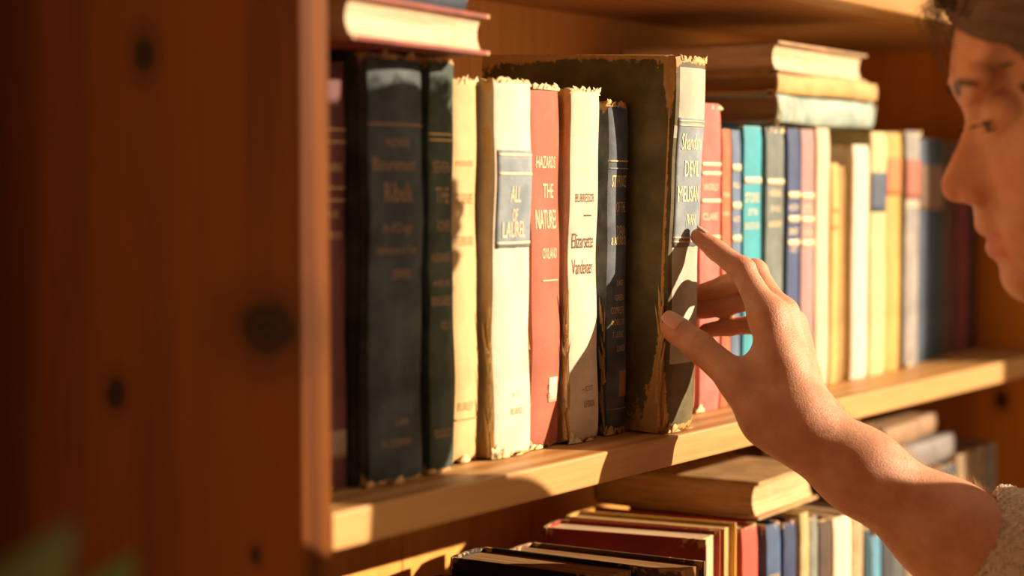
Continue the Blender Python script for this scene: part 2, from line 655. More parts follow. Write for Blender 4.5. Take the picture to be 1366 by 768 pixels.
# dark green
B = Book('book', 'slim dark green hardback with gilt title between the big dark book and a yellow one', .0245, .2495, .155, (.0925, .032, 0),
         col=(.040, .072, .044), fade=(.09, .135, .095), wear=.6, seed=3, group=UPG, ragged=.003, flakes=8, jointwear=.3, flakemat=BOARDTORN)
B.bands([.204, .2005], GILT, .001)
B.text([('SEVEN', .181, .008, .1, .92), ('THE', .163, .0105, .2, .85), ('ROWER', .146, .0075, .3, .95), ('ALEXANDER', .128, .006, .08, .98), ('AND HIS', .113, .0045, .1, .9),
        ('BRIGADES', .1015, .0065, .05, .95), ('VOL. II', .087, .006, .4, .9), ('POOLE & CO', .022, .006, .12, .9)], plain('dim_gilt', (.50, .34, .16), .5, .2))
# yellow cream
B = Book('book', 'yellowed cream hardback with faint brown title, right of the slim dark green one', .0265, .2405, .15, (.1345, .046, 0),
         col=(.66, .46, .20), mott=.22, worn=(.62, .38, .14), wear=.5, seed=4, group=UPG, ragged=.003, flakes=10, jointwear=.2)
B.text([('PASSIONS', .1855, .004, .1, .9), ('GUTENBE', .162, .0075, .08, .95), ('TERRAIN', .136, .007, .1, .92), ('BURLEY', .033, .006, .1, .8)], plain('faded_ink', (.46, .28, .09), .8))
B.bands([.0275], plain('faded_ink', (.46, .28, .09), .8), .0009)
# cream with blue label
B = Book('book', 'thick cream hardback with a blue-grey title label and peeling spine', .0430, .2415, .165, (.1640, .036, 0),
         col=(.70, .60, .45), mott=.2, worn=(.66, .40, .14), wear=.62, seed=5, group=UPG, ragged=.0045, flakes=44, jointwear=.55, bulge=.005,
         peel=[('l', .0, .03, .9), ('l', .08, .03, .4), ('l', .20, .02, .35)])
BLUEL = cloth('blue_label_cloth', (.22, .27, .29), mott=.25, fade=(.33, .38, .40), speck=.2)
lb = B.patch('title_label', .134, .196, BLUEL, .07, .985, rough_edge=.0003)
lb['label'] = 'blue-grey title label with gilt rules'
B.bands([.193, .181, .137], PALEGILT, .0016, .08, .98, lb, .0007)
B.text([('ALL', .163, .0115, .38, .70), ('OF', .1505, .0095, .46, .62), ('LAUREL', .1385 + .002, .0115, .2, .9)], PALEGILT, lb, .0009)
B.text([('R. T.', .038, .004, .5, .72), ('BURKE', .027, .005, .42, .82)], plain('faint_ink', (.60, .42, .22), .8))
# red
B = Book('book', 'coral red hardback with pale lettering and a small white shelf sticker', .0350, .2405, .15, (.2110, .040, 0),
         col=(.45, .12, .062), mott=.22, worn=(.76, .48, .24), wear=.58, seed=6, group=UPG, ragged=.004, flakes=16, jointwear=.42, speck=.10, bulge=.004,
         peel=[('l', .0, .02, .8)])
B.text([('HAZARDS', .185, .009, .16, .94), ('THE', .1655, .0105, .42, .86), ('NATURES', .145, .0145, .14, .98), ('OXLAND', .1255, .008, .34, .96)], PALEGILT)
B.bands([.111], PALEGILT, .0009, .3, .85)
st = B.patch('shelf_sticker', .030, .0465, plain('sticker_paper', (.80, .58, .40), .8), .52, .84)
st['label'] = 'small square white sticker'
B.text([('7', .0385, .004, .58, .64), ('82', .033, .004, .58, .70)], plain('red_ink', (.5, .13, .06), .8), st, .0009)
# cream
B = Book('book', 'cream hardback with thin brown lettering and a dash, right of the coral red', .0370, .2390, .158, (.2485, .0345, 0),
         col=(.70, .575, .40), mott=.2, worn=(.64, .40, .15), wear=.6, seed=7, group=UPG, ragged=.004, flakes=30, jointwear=.55, bulge=.004,
         peel=[('l', .0, .03, .7), ('l', .22, .03, .7)])
B.text([('BURRESSOR', .1625, .0065, .16, .92), ('Elizarsette', .1315, .0115, .10, .97), ('Vandevaer', .1140, .0115, .11, .94)], INK)
B.bands([.1535], INK, .0009, .42, .66)
B.text([('— SCOTT', .0345, .004, .36, .84), ('& FOXON', .0235, .0055, .44, .88)], INK)
# navy
B = Book('book', 'narrow navy hardback with gilt lines of title, left neighbour of the big olive book', .0272, .2320, .15, (.2992, .036, 0),
         col=(.045, .062, .085), fade=(.15, .175, .19), worn=(.48, .27, .10), wear=.62, seed=8, group=UPG, ragged=.004, flakes=12, jointwear=.3, speck=.1, bulge=.0045,
         flakemat=BOARDTORN, headcap=.95)
B.bands([.1905], GILT, .0011)
B.bands([.1855], plain('grey_rule', (.30, .30, .28), .6), .0008)
B.text([('ST PRINCE', .1725, .0095, .14, .96), ('OF THE', .155, .0085, .36, .92), ('DEVIL', .1375, .0095, .38, .92), ('& AMENDER', .1325, .006, .12, .95),
        ('LAST', .104, .0045, .45, .85), ('GREEN', .0935, .005, .36, .9), ('COMPLETE', .0845, .0055, .16, .9), ('WORKS OF', .0765, .005, .14, .88), ('T. LE DUC', .068, .0045, .2, .8), ('LONDON', .058, .005, .42, .92)], GILT)
st = B.patch('shelf_sticker', .026, .0445, plain('tan_sticker', (.42, .24, .11), .8), .5, .92)
st['label'] = 'small tan square sticker'
B.bands([.018], plain('dull_rule', (.30, .20, .10), .6), .0008)
# big olive green being pulled out
tilt = math.radians(2.3)
B = Book('book', 'large worn olive green hardback being tipped out of the row by the hand', .0440, .2640, .168, (.3275, .0075, 0), rot=(tilt, 0, 0),
         col=(.125, .095, .030), fade=(.175, .135, .045), worn=(.56, .31, .10), wear=.66, seed=9, group=None, ragged=.004, flakes=26, jointwear=.75, speck=.22, bulge=.006, mott=.4,
         flakemat=BOARDTORN, headcap=1.0, peel=[('l', .0, .05, .95), ('l', .03, .03, .4), ('l', .25, .02, .7), ('r', .0, .01, .5)])
OLIVE = B
SPINEG = cloth('olive_spine_cloth', (.44, .44, .31), mott=.2, fade=(.54, .54, .41), speck=.15)
B.cover.data.materials.append(SPINEG)
Kp = 7 + 15 + 7
for p in B.cover.data.polygons:
    c = p.center
    if c.y < .0075 and .0035 < c.x < .0440 - .001 and .050 < c.z < .2545 and p.normal.y < -.2:
        p.material_index = 1
lb = B.patch('title_label', .131, .2205, BLUEL, .10, .97, rough_edge=.0003)
lb['label'] = 'blue-grey title label with gilt rules'
B.bands([.2185, .2155, .1375, .1345], GILT, .0011, .1, .97, lb, .0007)
B.text([('Shandum', .1985, .013, .2, .96), ('DEVIL', .180, .0125, .34, .93), ('MELISAN', .1625, .0125, .14, .94), ('IVAN', .146, .009, .46, .82)], PALEGILT, lb, .0009)

# --- right run
RUN = 'old hardbacks right of the hand on the middle shelf'


def run(label, x0, x1, y, h, col, seed, d=.15, bands=(), text=(), **kw):
    tmat = kw.pop('tmat', PALEGILT)
    bmat = kw.pop('bmat', PALEGILT)
    th = kw.pop('th', .003)
    wv = kw.pop('wear', .38)
    b = Book('book', label, x1 - x0, h, d, (x0, y, 0), col=col, seed=seed, lowres=True, group=RUN, bulge=min(.004, (x1 - x0) * .13), wear=wv, **kw)
    if bands:
        b.bands(bands, bmat, th, .06, .94)
    if text:
        b.text(text, tmat)
    return b


run('thin pale pink hardback just behind the olive book\'s spine', .4300, .4462, .050, .2335, (.72, .40, .27), 11)
run('rose red hardback with four cream bands, tallest right of the olive book', .4470, .4818, .046, .2365, (.60, .16, .12), 12, bands=[.190, .183, .162, .134], text=[('WORLD', .1700, .006, .1, .9), ('CLARE', .1475, .006, .1, .9), ('IX', .118, .005, .4, .7)], flakes=4)
run('very thin brick red hardback beside the rose red one', .4885, .5040, .050, .218, (.58, .15, .055), 13, text=[('ROSES', .165, .004, .1, .9), ('IN MAY', .15, .004, .1, .9)])
run('thin steel blue hardback with cream bands', .5045, .5205, .050, .2175, (.13, .19, .30), 14, bands=[.188, .158, .132, .091], th=.0055, text=[('FIELD', .172, .0045, .1, .9), ('NOTES', .145, .005, .1, .9)])
run('bright turquoise hardback with cream title', .5215, .5545, .048, .2215, (.05, .37, .44), 15, bands=[.178], text=[('STORIES', .1605, .0085, .08, .94), ('OF THE', .150, .006, .2, .8), ('SOUTH SEA', .139, .006, .06, .95)], th=.005, mott=.2)
run('grey-green hardback with faded title, right of the turquoise one', .5640, .5985, .050, .2215, (.17, .20, .17), 16, bands=[.177], text=[('HERBAL', .165, .0065, .14, .9), ('OF OLD', .1525, .0055, .2, .8), ('GARDENS', .140, .0055, .1, .9)], th=.0045, flakes=4)
run('navy hardback with five cream lines', .6030, .6272, .050, .2215, (.05, .085, .20), 17, bands=[.166, .146, .126], th=.0055, text=[('HISTORY', .153, .006, .08, .92), ('BRIEF', .133, .006, .12, .9), ('1921', .118, .005, .2, .8)])
run('mauve pink hardback with cream lines', .6285, .6560, .050, .2215, (.40, .24, .23), 18, bands=[.165, .145, .125], th=.0055, text=[('LETTERS', .151, .007, .08, .92), ('HOME', .131, .007, .15, .85)], mott=.2)
run('plain cream hardback between the mauve pink and thin amber ones', .6580, .6860, .050, .2235, (.72, .56, .36), 19, mott=.15)
run('thin low amber hardback', .6880, .7050, .050, .1935, (.70, .42, .12), 20, d=.044, mott=.2, text=[('OWLS', .15, .005, .1, .9), ('BY NIGHT', .135, .005, .1, .9)], tmat=INK)
run('low golden brown hardback left of the white one', .7065, .7315, .056, .1910, (.40, .22, .05), 21, d=.040)
run('white hardback without title, lower than its yellow neighbours', .7330, .7700, .050, .2105, (.74, .65, .49), 22, mott=.1)
run('navy hardback pushed back behind the low brown one', .6900, .7280, .098, .2085, (.03, .04, .055), 23, d=.12)
run('pale yellow-green hardback with a navy label', .7720, .8100, .050, .2230, (.66, .55, .25), 24, mott=.2).patch('title_label', .150, .186, plain('navy_label', (.06, .085, .13), .7), .06, .94)
_b = run('golden yellow hardback with an orange-red label', .8120, .8480, .052, .2235, (.56, .36, .08), 25, mott=.2)
_b.patch('title_label', .165, .2, plain('orange_label', (.60, .18, .05), .7), .06, .94)
_b = run('grey hardback with a faded red label', .8620, .8985, .054, .2260, (.33, .30, .27), 26, flakes=4, jointwear=.5)
_b.patch('title_label', .162, .199, plain('dull_red_label', (.42, .12, .07), .7), .06, .94)
_b.bands([.158, .155], PALEGILT, .0015)
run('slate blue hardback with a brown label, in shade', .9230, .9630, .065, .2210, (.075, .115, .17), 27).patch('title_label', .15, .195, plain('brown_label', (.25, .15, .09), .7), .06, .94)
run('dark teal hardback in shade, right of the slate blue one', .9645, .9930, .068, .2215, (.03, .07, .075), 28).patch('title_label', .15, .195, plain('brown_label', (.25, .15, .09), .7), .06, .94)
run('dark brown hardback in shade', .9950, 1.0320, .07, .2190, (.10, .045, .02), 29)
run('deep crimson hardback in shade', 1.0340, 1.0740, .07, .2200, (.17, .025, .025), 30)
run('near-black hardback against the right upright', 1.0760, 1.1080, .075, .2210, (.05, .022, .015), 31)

# --- lying books
def lying(label, length, thick, depth, corner, yaw, fore, col, seed, **kw):
    """a book on its side; corner = front left bottom; fore: page edges face the room instead of the spine"""
    if fore:
        M = Matrix(((0, 0, 1, 0), (0, -1, 0, depth), (1, 0, 0, 0), (0, 0, 0, 1)))
    else:
        M = Matrix(((0, 0, -1, length), (0, 1, 0, 0), (1, 0, 0, 0), (0, 0, 0, 1)))
    W = Matrix.Translation(corner) @ Matrix.Rotation(yaw, 4, 'Z') @ M
    return Book('book', label, thick, length, depth, (0, 0, 0), col=col, seed=seed, matrix=W, **kw)


b = lying('maroon book lying with its pages outward on the tall dark books at left', .143, .0240, .115, (-.0245, -.006, .2507), math.radians(5.5), True, (.30, .075, .05), 41,
          paper=(.80, .64, .42), wear=.5)
b = lying('dark blue gilt-lettered book lying on top of the maroon one, upper left', .134, .024, .105, (-.0245, .002, .2752), math.radians(6), False, (.055, .075, .10), 42, wear=.4, bulge=.006)
b.text([('MONUMENT OF LETTERS', .03, .008, .3, .32)])
b = lying('pale turquoise book lying spine outward on the upright books, bottom of the right stack', .200, .0245, .16, (.582, .048, .2250), math.radians(1), False, (.34, .46, .38), 43, wear=.42, bulge=.005,
          fade=(.50, .58, .48), paper=(.45, .26, .10), flakes=6)
b.bands([.03, .17], PALEGILT, .0012)
b = lying('ochre book lying in the middle of the right stack', .192, .0165, .15, (.578, .047, .2497), math.radians(-1), False, (.62, .40, .13), 44, wear=.3, bulge=.003, paper=(.40, .23, .09))
b = lying('tan-covered book lying open-edged on top of the right stack', .190, .0255, .15, (.576, .047, .2664), math.radians(2), True, (.44, .27, .12), 45, wear=.3, paper=(.86, .70, .45))

# --- lower shelf
LZ = -0.365
LOW = 'old books standing on the lower shelf'


def low(label, front, ztop, w_, d_, ang, col, seed, fore=False, **kw):
    """front = (x, y) of the left front top corner"""
    h_ = ztop - LZ
    th_ = math.radians(ang)
    if fore:
        M = Matrix(((-1, 0, 0, w_), (0, -1, 0, d_), (0, 0, 1, 0), (0, 0, 0, 1)))
    else:
        M = Matrix.Identity(4)
    W = Matrix.Translation((front[0], front[1], LZ)) @ Matrix.Rotation(th_, 4, 'Z') @ M
    lr = kw.pop('lowres', True)
    wv = kw.pop('wear', .42)
    return Book('book', label, w_, h_, d_, (0, 0, 0), col=col, seed=seed, matrix=W, lowres=lr, group=LOW, wear=wv, **kw)


BROWNP = (.42, .23, .09)
low('dark brown book lowest in the front corner of the lower shelf', (.196, -.03, 0), -.097, .040, .165, 0, (.07, .03, .018), 51, fore=True, paper=BROWNP)
low('black-covered book with brown page tops, second from the left on the lower shelf', (.2415, .003, 0), -.085, .046, .128, 2.7, (.018, .018, .02), 52, fore=True, paper=BROWNP)
low('brown-covered book with brown page tops left of the dark red one on the lower shelf', (.2955, -.024, 0), -.087, .040, .141, 5, (.16, .075, .035), 53, fore=True, paper=BROWNP)
low('dark red book standing pages outward on the lower shelf', (.384, .006, 0), -.083, .040, .130, 13, (.30, .035, .02), 54, fore=True, paper=(.84, .62, .36), mott=.2)
low('mustard yellow book behind the dark red one on the lower shelf', (.4275, .014, 0), -.083, .030, .132, 11, (.60, .36, .07), 55, fore=True, paper=(.72, .48, .20), mott=.2)
low('scarlet book standing spine outward on the lower shelf', (.4625, .016, 0), -.089, .034, .145, 5, (.56, .09, .05), 56, mott=.2, bulge=.004)
b = low('denim blue book with gilt title on the lower shelf', (.5000, .014, 0), -.092, .0275, .14, 1.5, (.07, .13, .26), 57)
b.text([('ROMAN', .225, .010, .2, .9), ('TALES', .208, .010, .2, .9)])
low('navy book right of the denim blue one on the lower shelf', (.5300, .014, 0), -.095, .0235, .14, 0, (.035, .06, .15), 58)
low('tall straw-coloured book on the lower shelf', (.5555, .012, 0), -.0905, .0165, .15, 0, (.68, .52, .22), 59)
low('thin grey-green book right of the straw-coloured one on the lower shelf', (.5730, .012, 0), -.096, .0165, .15, 0, (.28, .30, .24), 60)
low('dark umber book on the lower shelf', (.5905, .012, 0), -.1015, .0255, .15, 0, (.10, .055, .03), 61)
low('wide white book on the lower shelf', (.6180, .012, 0), -.104, .0380, .15, 0, (.84, .70, .46), 62, mott=.12)
low('tan book right of the wide white one on the lower shelf', (.6570, .012, 0), -.108, .0230, .15, 0, (.58, .40, .20), 63)
low('dark teal book beside the forearm on the lower shelf', (.6815, .012, 0), -.122, .0130, .15, 0, (.03, .08, .09), 64)
low('sky blue book below the forearm on the lower shelf', (.6960, .012, 0), -.132, .0220, .15, 0, (.12, .34, .48), 65)
low('charcoal book below the forearm on the lower shelf', (.7195, .012, 0), -.132, .0280, .15, 0, (.05, .05, .055), 66)
xx = .7500
for i, (w_, zt, cc, lab) in enumerate([(.030, -.12, (.22, .13, .07), 'brown book behind the forearm on the lower shelf'),
                                       (.034, -.115, (.10, .12, .10), 'grey-black book behind the forearm on the lower shelf'),
                                       (.036, -.112, (.30, .20, .10), 'tan book behind the forearm on the lower shelf'),
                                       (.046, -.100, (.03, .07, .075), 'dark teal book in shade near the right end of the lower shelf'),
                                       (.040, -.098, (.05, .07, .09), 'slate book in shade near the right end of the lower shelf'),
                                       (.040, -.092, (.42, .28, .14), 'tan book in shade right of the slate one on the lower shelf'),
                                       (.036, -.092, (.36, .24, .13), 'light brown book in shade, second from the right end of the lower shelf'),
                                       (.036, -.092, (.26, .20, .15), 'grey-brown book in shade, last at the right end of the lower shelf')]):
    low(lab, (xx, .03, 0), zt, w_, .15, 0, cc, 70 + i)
    xx += w_ + .0012
b = lying('thick cream-paged book lying across the books of the lower shelf', .120, .0300, .150, (.498, .022, -.0880), math.radians(3), True, (.50, .30, .12), 81, paper=(.80, .55, .28), wear=.3)
b = lying('grey book lying on the upright books at the dark right end of the lower shelf', .16, .026, .14, (.80, .04, -.0975), 0.0, False, (.22, .19, .17), 82, wear=.3)
b = lying('thin tan book lying on the grey one at the right end of the lower shelf', .15, .02, .13, (.80, .045, -.0713), math.radians(4), False, (.34, .20, .10), 83, wear=.3)
# ------------------------------------------------------------------ sculpting: smooth-blended distance field -> surface nets
class Field:
    def __init__(self, lo, hi, h):
        self.lo = np.array(lo, float)
        self.h = h
        self.n = np.ceil((np.array(hi) - self.lo) / h).astype(int) + 1
        self.a = np.full(self.n, 1.0 if h < .02 else 1000.0, np.float32)

    def win(self, lo, hi):
        i0 = np.clip(np.floor((np.array(lo) - self.lo) / self.h).astype(int), 0, self.n)
        i1 = np.clip(np.ceil((np.array(hi) - self.lo) / self.h).astype(int) + 1, 0, self.n)
        if (i1 <= i0).any():
            return None, None
        sl = tuple(slice(a, b) for a, b in zip(i0, i1))
        ax = [self.lo[k] + self.h * np.arange(i0[k], i1[k]) for k in range(3)]
        return sl, (ax[0][:, None, None], ax[1][None, :, None], ax[2][None, None, :])

    @staticmethod
    def smin(a, b, k):
        h = np.clip(.5 + .5 * (b - a) / k, 0, 1)
        return b * (1 - h) + a * h - k * h * (1 - h)

    def add(self, sl, d, k, sub=False):
        d = d.astype(np.float32)
        if sub:
            self.a[sl] = -self.smin(-self.a[sl], d, k)
        else:
            self.a[sl] = self.smin(self.a[sl], d, k)

    def cap(self, a, b, ra, rb=None, k=.004, sub=False):
        rb = ra if rb is None else rb
        a = np.array(a, float)
        b = np.array(b, float)
        m = max(ra, rb) + k + 3 * self.h
        sl, X = self.win(np.minimum(a, b) - m, np.maximum(a, b) + m)
        if sl is None:
            return
        ba = b - a
        L2 = max(ba @ ba, 1e-12)
        t = np.clip(((X[0] - a[0]) * ba[0] + (X[1] - a[1]) * ba[1] + (X[2] - a[2]) * ba[2]) / L2, 0, 1)
        d = np.sqrt((X[0] - a[0] - t * ba[0]) ** 2 + (X[1] - a[1] - t * ba[1]) ** 2 + (X[2] - a[2] - t * ba[2]) ** 2) - (ra + (rb - ra) * t)
        self.add(sl, d, k, sub)

    def chain(self, pts, rs, k=.004):
        for i in range(len(pts) - 1):
            self.cap(pts[i], pts[i + 1], rs[i], rs[i + 1], k)

    def ell(self, c, r, k=.004, sub=False, rot=None):
        c = np.array(c, float)
        r = np.array(r, float)
        m = (r.max() if rot is not None else r) + k + 3 * self.h
        sl, X = self.win(c - m, c + m)
        if sl is None:
            return
        p = [X[0] - c[0], X[1] - c[1], X[2] - c[2]]
        if rot is not None:
            p = [rot[i][0] * p[0] + rot[i][1] * p[1] + rot[i][2] * p[2] for i in range(3)]
        k0 = np.sqrt((p[0] / r[0]) ** 2 + (p[1] / r[1]) ** 2 + (p[2] / r[2]) ** 2)
        k1 = np.sqrt((p[0] / r[0] ** 2) ** 2 + (p[1] / r[1] ** 2) ** 2 + (p[2] / r[2] ** 2) ** 2)
        self.add(sl, k0 * (k0 - 1) / np.maximum(k1, 1e-9), k, sub)

    def mesh(self):
        a = self.a
        s = a < 0
        n0, n1, n2 = a.shape
        cnt = np.zeros((n0 - 1, n1 - 1, n2 - 1), np.int8)
        for dx in (0, 1):
            for dy in (0, 1):
                for dz in (0, 1):
                    cnt += s[dx:n0 - 1 + dx, dy:n1 - 1 + dy, dz:n2 - 1 + dz]
        act = (cnt > 0) & (cnt < 8)
        I = np.argwhere(act)
        idx = np.full(act.shape, -1, np.int64)
        idx[tuple(I.T)] = np.arange(len(I))
        acc = np.zeros((len(I), 3))
        num = np.zeros(len(I))
        corners = [(0, 0, 0), (1, 0, 0), (0, 1, 0), (1, 1, 0), (0, 0, 1), (1, 0, 1), (0, 1, 1), (1, 1, 1)]
        for i in range(8):
            for j in range(i + 1, 8):
                df = [abs(corners[i][q] - corners[j][q]) for q in range(3)]
                if sum(df) != 1:
                    continue
                pi = I + corners[i]
                pj = I + corners[j]
                vi = a[tuple(pi.T)].astype(float)
                vj = a[tuple(pj.T)].astype(float)
                m = (vi < 0) != (vj < 0)
                t = vi[m] / (vi[m] - vj[m])
                acc[m] += np.array(corners[i]) + (np.array(corners[j], float) - corners[i]) * t[:, None]
                num[m] += 1
        V = self.lo + (I + acc / num[:, None]) * self.h
        faces = []
        for ax in range(3):
            u, v = [(1, 2), (2, 0), (0, 1)][ax]
            sA = [slice(None)] * 3
            sB = [slice(None)] * 3
            sA[ax] = slice(0, -1)
            sB[ax] = slice(1, None)
            ch = s[tuple(sA)] != s[tuple(sB)]
            E = np.argwhere(ch)
            ok = (E[:, u] > 0) & (E[:, v] > 0) & (E[:, u] < a.shape[u] - 1) & (E[:, v] < a.shape[v] - 1)
            E = E[ok]
            du = np.zeros(3, int)
            dv = np.zeros(3, int)
            du[u] = 1
            dv[v] = 1
            q = np.stack([idx[tuple((E - du - dv).T)], idx[tuple((E - dv).T)], idx[tuple(E.T)], idx[tuple((E - du).T)]], 1)
            inside = s[tuple(E.T)]
            q[~inside] = q[~inside][:, ::-1]
            faces.append(q)
        return V, np.concatenate(faces)


def smooth_mesh(V, Fq, it=2, lam=.5):
    V = V.copy()
    for _ in range(it):
        acc = np.zeros_like(V)
        num = np.zeros(len(V))
        for i in range(4):
            j = (i + 1) % 4
            np.add.at(acc, Fq[:, i], V[Fq[:, j]])
            np.add.at(num, Fq[:, i], 1)
            np.add.at(acc, Fq[:, j], V[Fq[:, i]])
            np.add.at(num, Fq[:, j], 1)
        ok = num > 0
        V[ok] += lam * (acc[ok] / num[ok][:, None] - V[ok])
    return V


def mesh_np(name, V, Fq, mat, parent=None):
    me = bpy.data.meshes.new(name)
    me.vertices.add(len(V))
    me.vertices.foreach_set('co', np.asarray(V, np.float32).ravel())
    me.loops.add(len(Fq) * 4)
    me.loops.foreach_set('vertex_index', np.asarray(Fq, np.int32).ravel())
    me.polygons.add(len(Fq))
    me.polygons.foreach_set('loop_start', np.arange(0, len(Fq) * 4, 4, dtype=np.int32))
    me.polygons.foreach_set('use_smooth', [True] * len(Fq))
    me.update(calc_edges=True)
    me.validate()
    o = bpy.data.objects.new(name, me)
    COL.objects.link(o)
    me.materials.append(mat)
    if parent:
        o.parent = parent
    return o


def strands(name, curves, mat, parent, taper=True):
    """hair: every strand a thin tapering tube, all in one curve object"""
    cu = bpy.data.curves.new(name, 'CURVE')
    cu.dimensions = '3D'
    cu.bevel_depth = 1.0
    cu.bevel_resolution = 0
    for cv in curves:
        pts, r0, r1 = cv[:3]
        sp = cu.splines.new('POLY')
        sp.material_index = cv[3] if len(cv) > 3 else 0
        sp.points.add(len(pts) - 1)
        sp.points.foreach_set('co', np.hstack([np.asarray(pts), np.ones((len(pts), 1))]).astype(np.float32).ravel())
        sp.points.foreach_set('radius', np.linspace(r0, r1, len(pts)).astype(np.float32))
    o = bpy.data.objects.new(name, cu)
    COL.objects.link(o)
    for mm in (mat if isinstance(mat, list) else [mat]):
        cu.materials.append(mm)
    # as a mesh, so that it carries real geometry
    dg = bpy.context.evaluated_depsgraph_get()
    me = bpy.data.meshes.new_from_object(o.evaluated_get(dg))
    me.name = name
    bpy.data.objects.remove(o, do_unlink=True)
    o = bpy.data.objects.new(name, me)
    COL.objects.link(o)
    if parent:
        o.parent = parent
    return o


# ------------------------------------------------------------------ person
m, nt, b = newmat('skin')
g = N(nt)
vec = g.coords()
blot = g.noise(vec, 45.0, 4.0, .6)
pore = g.noise(vec, 900.0, 2.0, .6)
vor = g.n('ShaderNodeTexVoronoi')
g.link(vec, vor.inputs['Vector'])
vor.inputs['Scale'].default_value = 1000.0
c = g.mix(g.ramp(blot, .3, .7), (.54, .26, .145), (.65, .35, .215))
frk = g.noise(vec, 420.0, 1.0)
c = g.mix(g.math('MULTIPLY', g.ramp(frk, .70, .78), .30), c, (.30, .115, .05))
at = g.n('ShaderNodeAttribute', attribute_name='flush')
c = g.mix(at.outputs['Fac'], c, (.50, .135, .085))
g.link(c, b.inputs['Base Color'])
b.inputs['Roughness'].default_value = .50
b.inputs['Specular IOR Level'].default_value = .38
b.inputs['Subsurface Weight'].default_value = .5
b.inputs['Subsurface Radius'].default_value = (1.0, .35, .18)
b.inputs['Subsurface Scale'].default_value = .008
g.bump(g.math('ADD', g.math('MULTIPLY', vor.outputs['Distance'], .8), g.math('MULTIPLY', pore, .7)), .42, .0008, b)
SKIN = m

# --- right hand and forearm
J = {'itip': (0.3500, -0.0058, 0.1385), 'idip': (0.3516, -0.0185, 0.1292), 'ipip': (0.3501, -0.0400, 0.1157), 'imcp': (0.3371, -0.0664, 0.0850),
     'mpip': (0.3745, -0.0366, 0.1131), 'mdip': (0.3885, -0.0060, 0.1025), 'mtip': (0.3900, 0.0160, 0.0960), 'mmcp': (0.3566, -0.0645, 0.0848),
     'rpip': (0.3930, -0.0300, 0.0951), 'rdip': (0.3935, -0.0030, 0.0868), 'rtip': (0.3905, 0.0170, 0.0830), 'rmcp': (0.3742, -0.0626, 0.0758),
     'lpip': (0.4020, -0.0270, 0.0749), 'ldip': (0.3960, -0.0055, 0.0722), 'ltip': (0.3915, 0.0110, 0.0690), 'lmcp': (0.3894, -0.0593, 0.0631),
     'ttip': (0.3180, -0.0046, 0.0763), 'tip2': (0.3183, -0.0239, 0.0643), 'tmcp': (0.3143, -0.0532, 0.0459), 'tcmc': (0.3191, -0.0783, 0.0205),
     'wr1': (0.3259, -0.0992, 0.0128), 'wr2': (0.3518, -0.0872, 0.0136), 'c1': (0.3239, -0.0935, 0.0246), 'c2': (0.3356, -0.0911, 0.0247),
     'c3': (0.3485, -0.0887, 0.0217), 'c4': (0.3589, -0.0866, 0.0169), 'fa1': (0.3392, -0.1331, -0.0134), 'fa2': (0.3692, -0.1202, -0.0164),
     'fb1': (0.3641, -0.1847, -0.0534), 'fb2': (0.3990, -0.1722, -0.0588), 'elb': (0.4263, -0.2774, -0.1294)}
J = {k: np.array(v) for k, v in J.items()}
SHR = np.array((.605, -.50, .0))
F = Field((.24, -.56, -.20), (.66, .06, .165), .0016)
K1 = .0035
F.chain([J['itip'], J['idip'], J['ipip'], J['imcp']], [.0062, .0071, .0086, .0108], K1)
F.chain([J['mtip'], J['mdip'], J['mpip'], J['mmcp']], [.0064, .0073, .0088, .0108], K1)
F.chain([J['rtip'], J['rdip'], J['rpip'], J['rmcp']], [.0062, .0070, .0084, .0104], K1)
F.chain([J['ltip'], J['ldip'], J['lpip'], J['lmcp']], [.0055, .0062, .0073, .0096], K1)
F.chain([J['ttip'], J['tip2']], [.0092, .0100], .003)
F.chain([J['tip2'], J['tmcp'], J['tcmc']], [.0102, .0118, .0150], .005)
# swells of the joints and pads
for nm, r in (('ipip', .0092), ('mpip', .0094), ('rpip', .0090), ('lpip', .0078)):
    F.ell(J[nm], (r, r, r), .003)
F.ell(J['ttip'] * .8 + J['tip2'] * .2, (.0098, .0100, .0094), .003)
for kk, (mc, cp) in enumerate((('imcp', 'c1'), ('mmcp', 'c2'), ('rmcp', 'c3'), ('lmcp', 'c4'))):
    F.cap(J[mc], J[cp], (.0112, .0112, .0108, .0102)[kk], .0150, .012)
palm = np.array((-.35, .55, -.40))
palm /= np.linalg.norm(palm)
F.cap(J['imcp'] * .6 + J['c1'] * .4 + palm * .004, J['lmcp'] * .6 + J['c4'] * .4 + palm * .005, .0115, .0110, .014)
F.cap(J['c1'] + palm * .004, J['c4'] + palm * .006, .0150, .0150, .014)
# ball of the thumb and the web to the index finger
F.cap(J['tmcp'] * .6 + J['tcmc'] * .4, J['imcp'] * .35 + J['c1'] * .65, .0110, .0120, .014)
F.cap(J['tmcp'] * .85 + J['tcmc'] * .15, J['imcp'] * .66 + J['c1'] * .34, .0065, .0080, .010)
F.cap(J['tcmc'], J['c1'], .0150, .0150, .014)
# knuckles on the back of the hand
for nm, r in (('imcp', .0098), ('mmcp', .0100), ('rmcp', .0094), ('lmcp', .0086)):
    F.ell(J[nm] - palm * .0026, (r, r, r), .005)
for a_, b_ in (('imcp', 'c1'), ('mmcp', 'c2'), ('rmcp', 'c3'), ('lmcp', 'c4')):
    F.cap(J[a_] - palm * .0095, J[a_] * .25 + J[b_] * .75 - palm * .0118, .0034, .0030, .006)
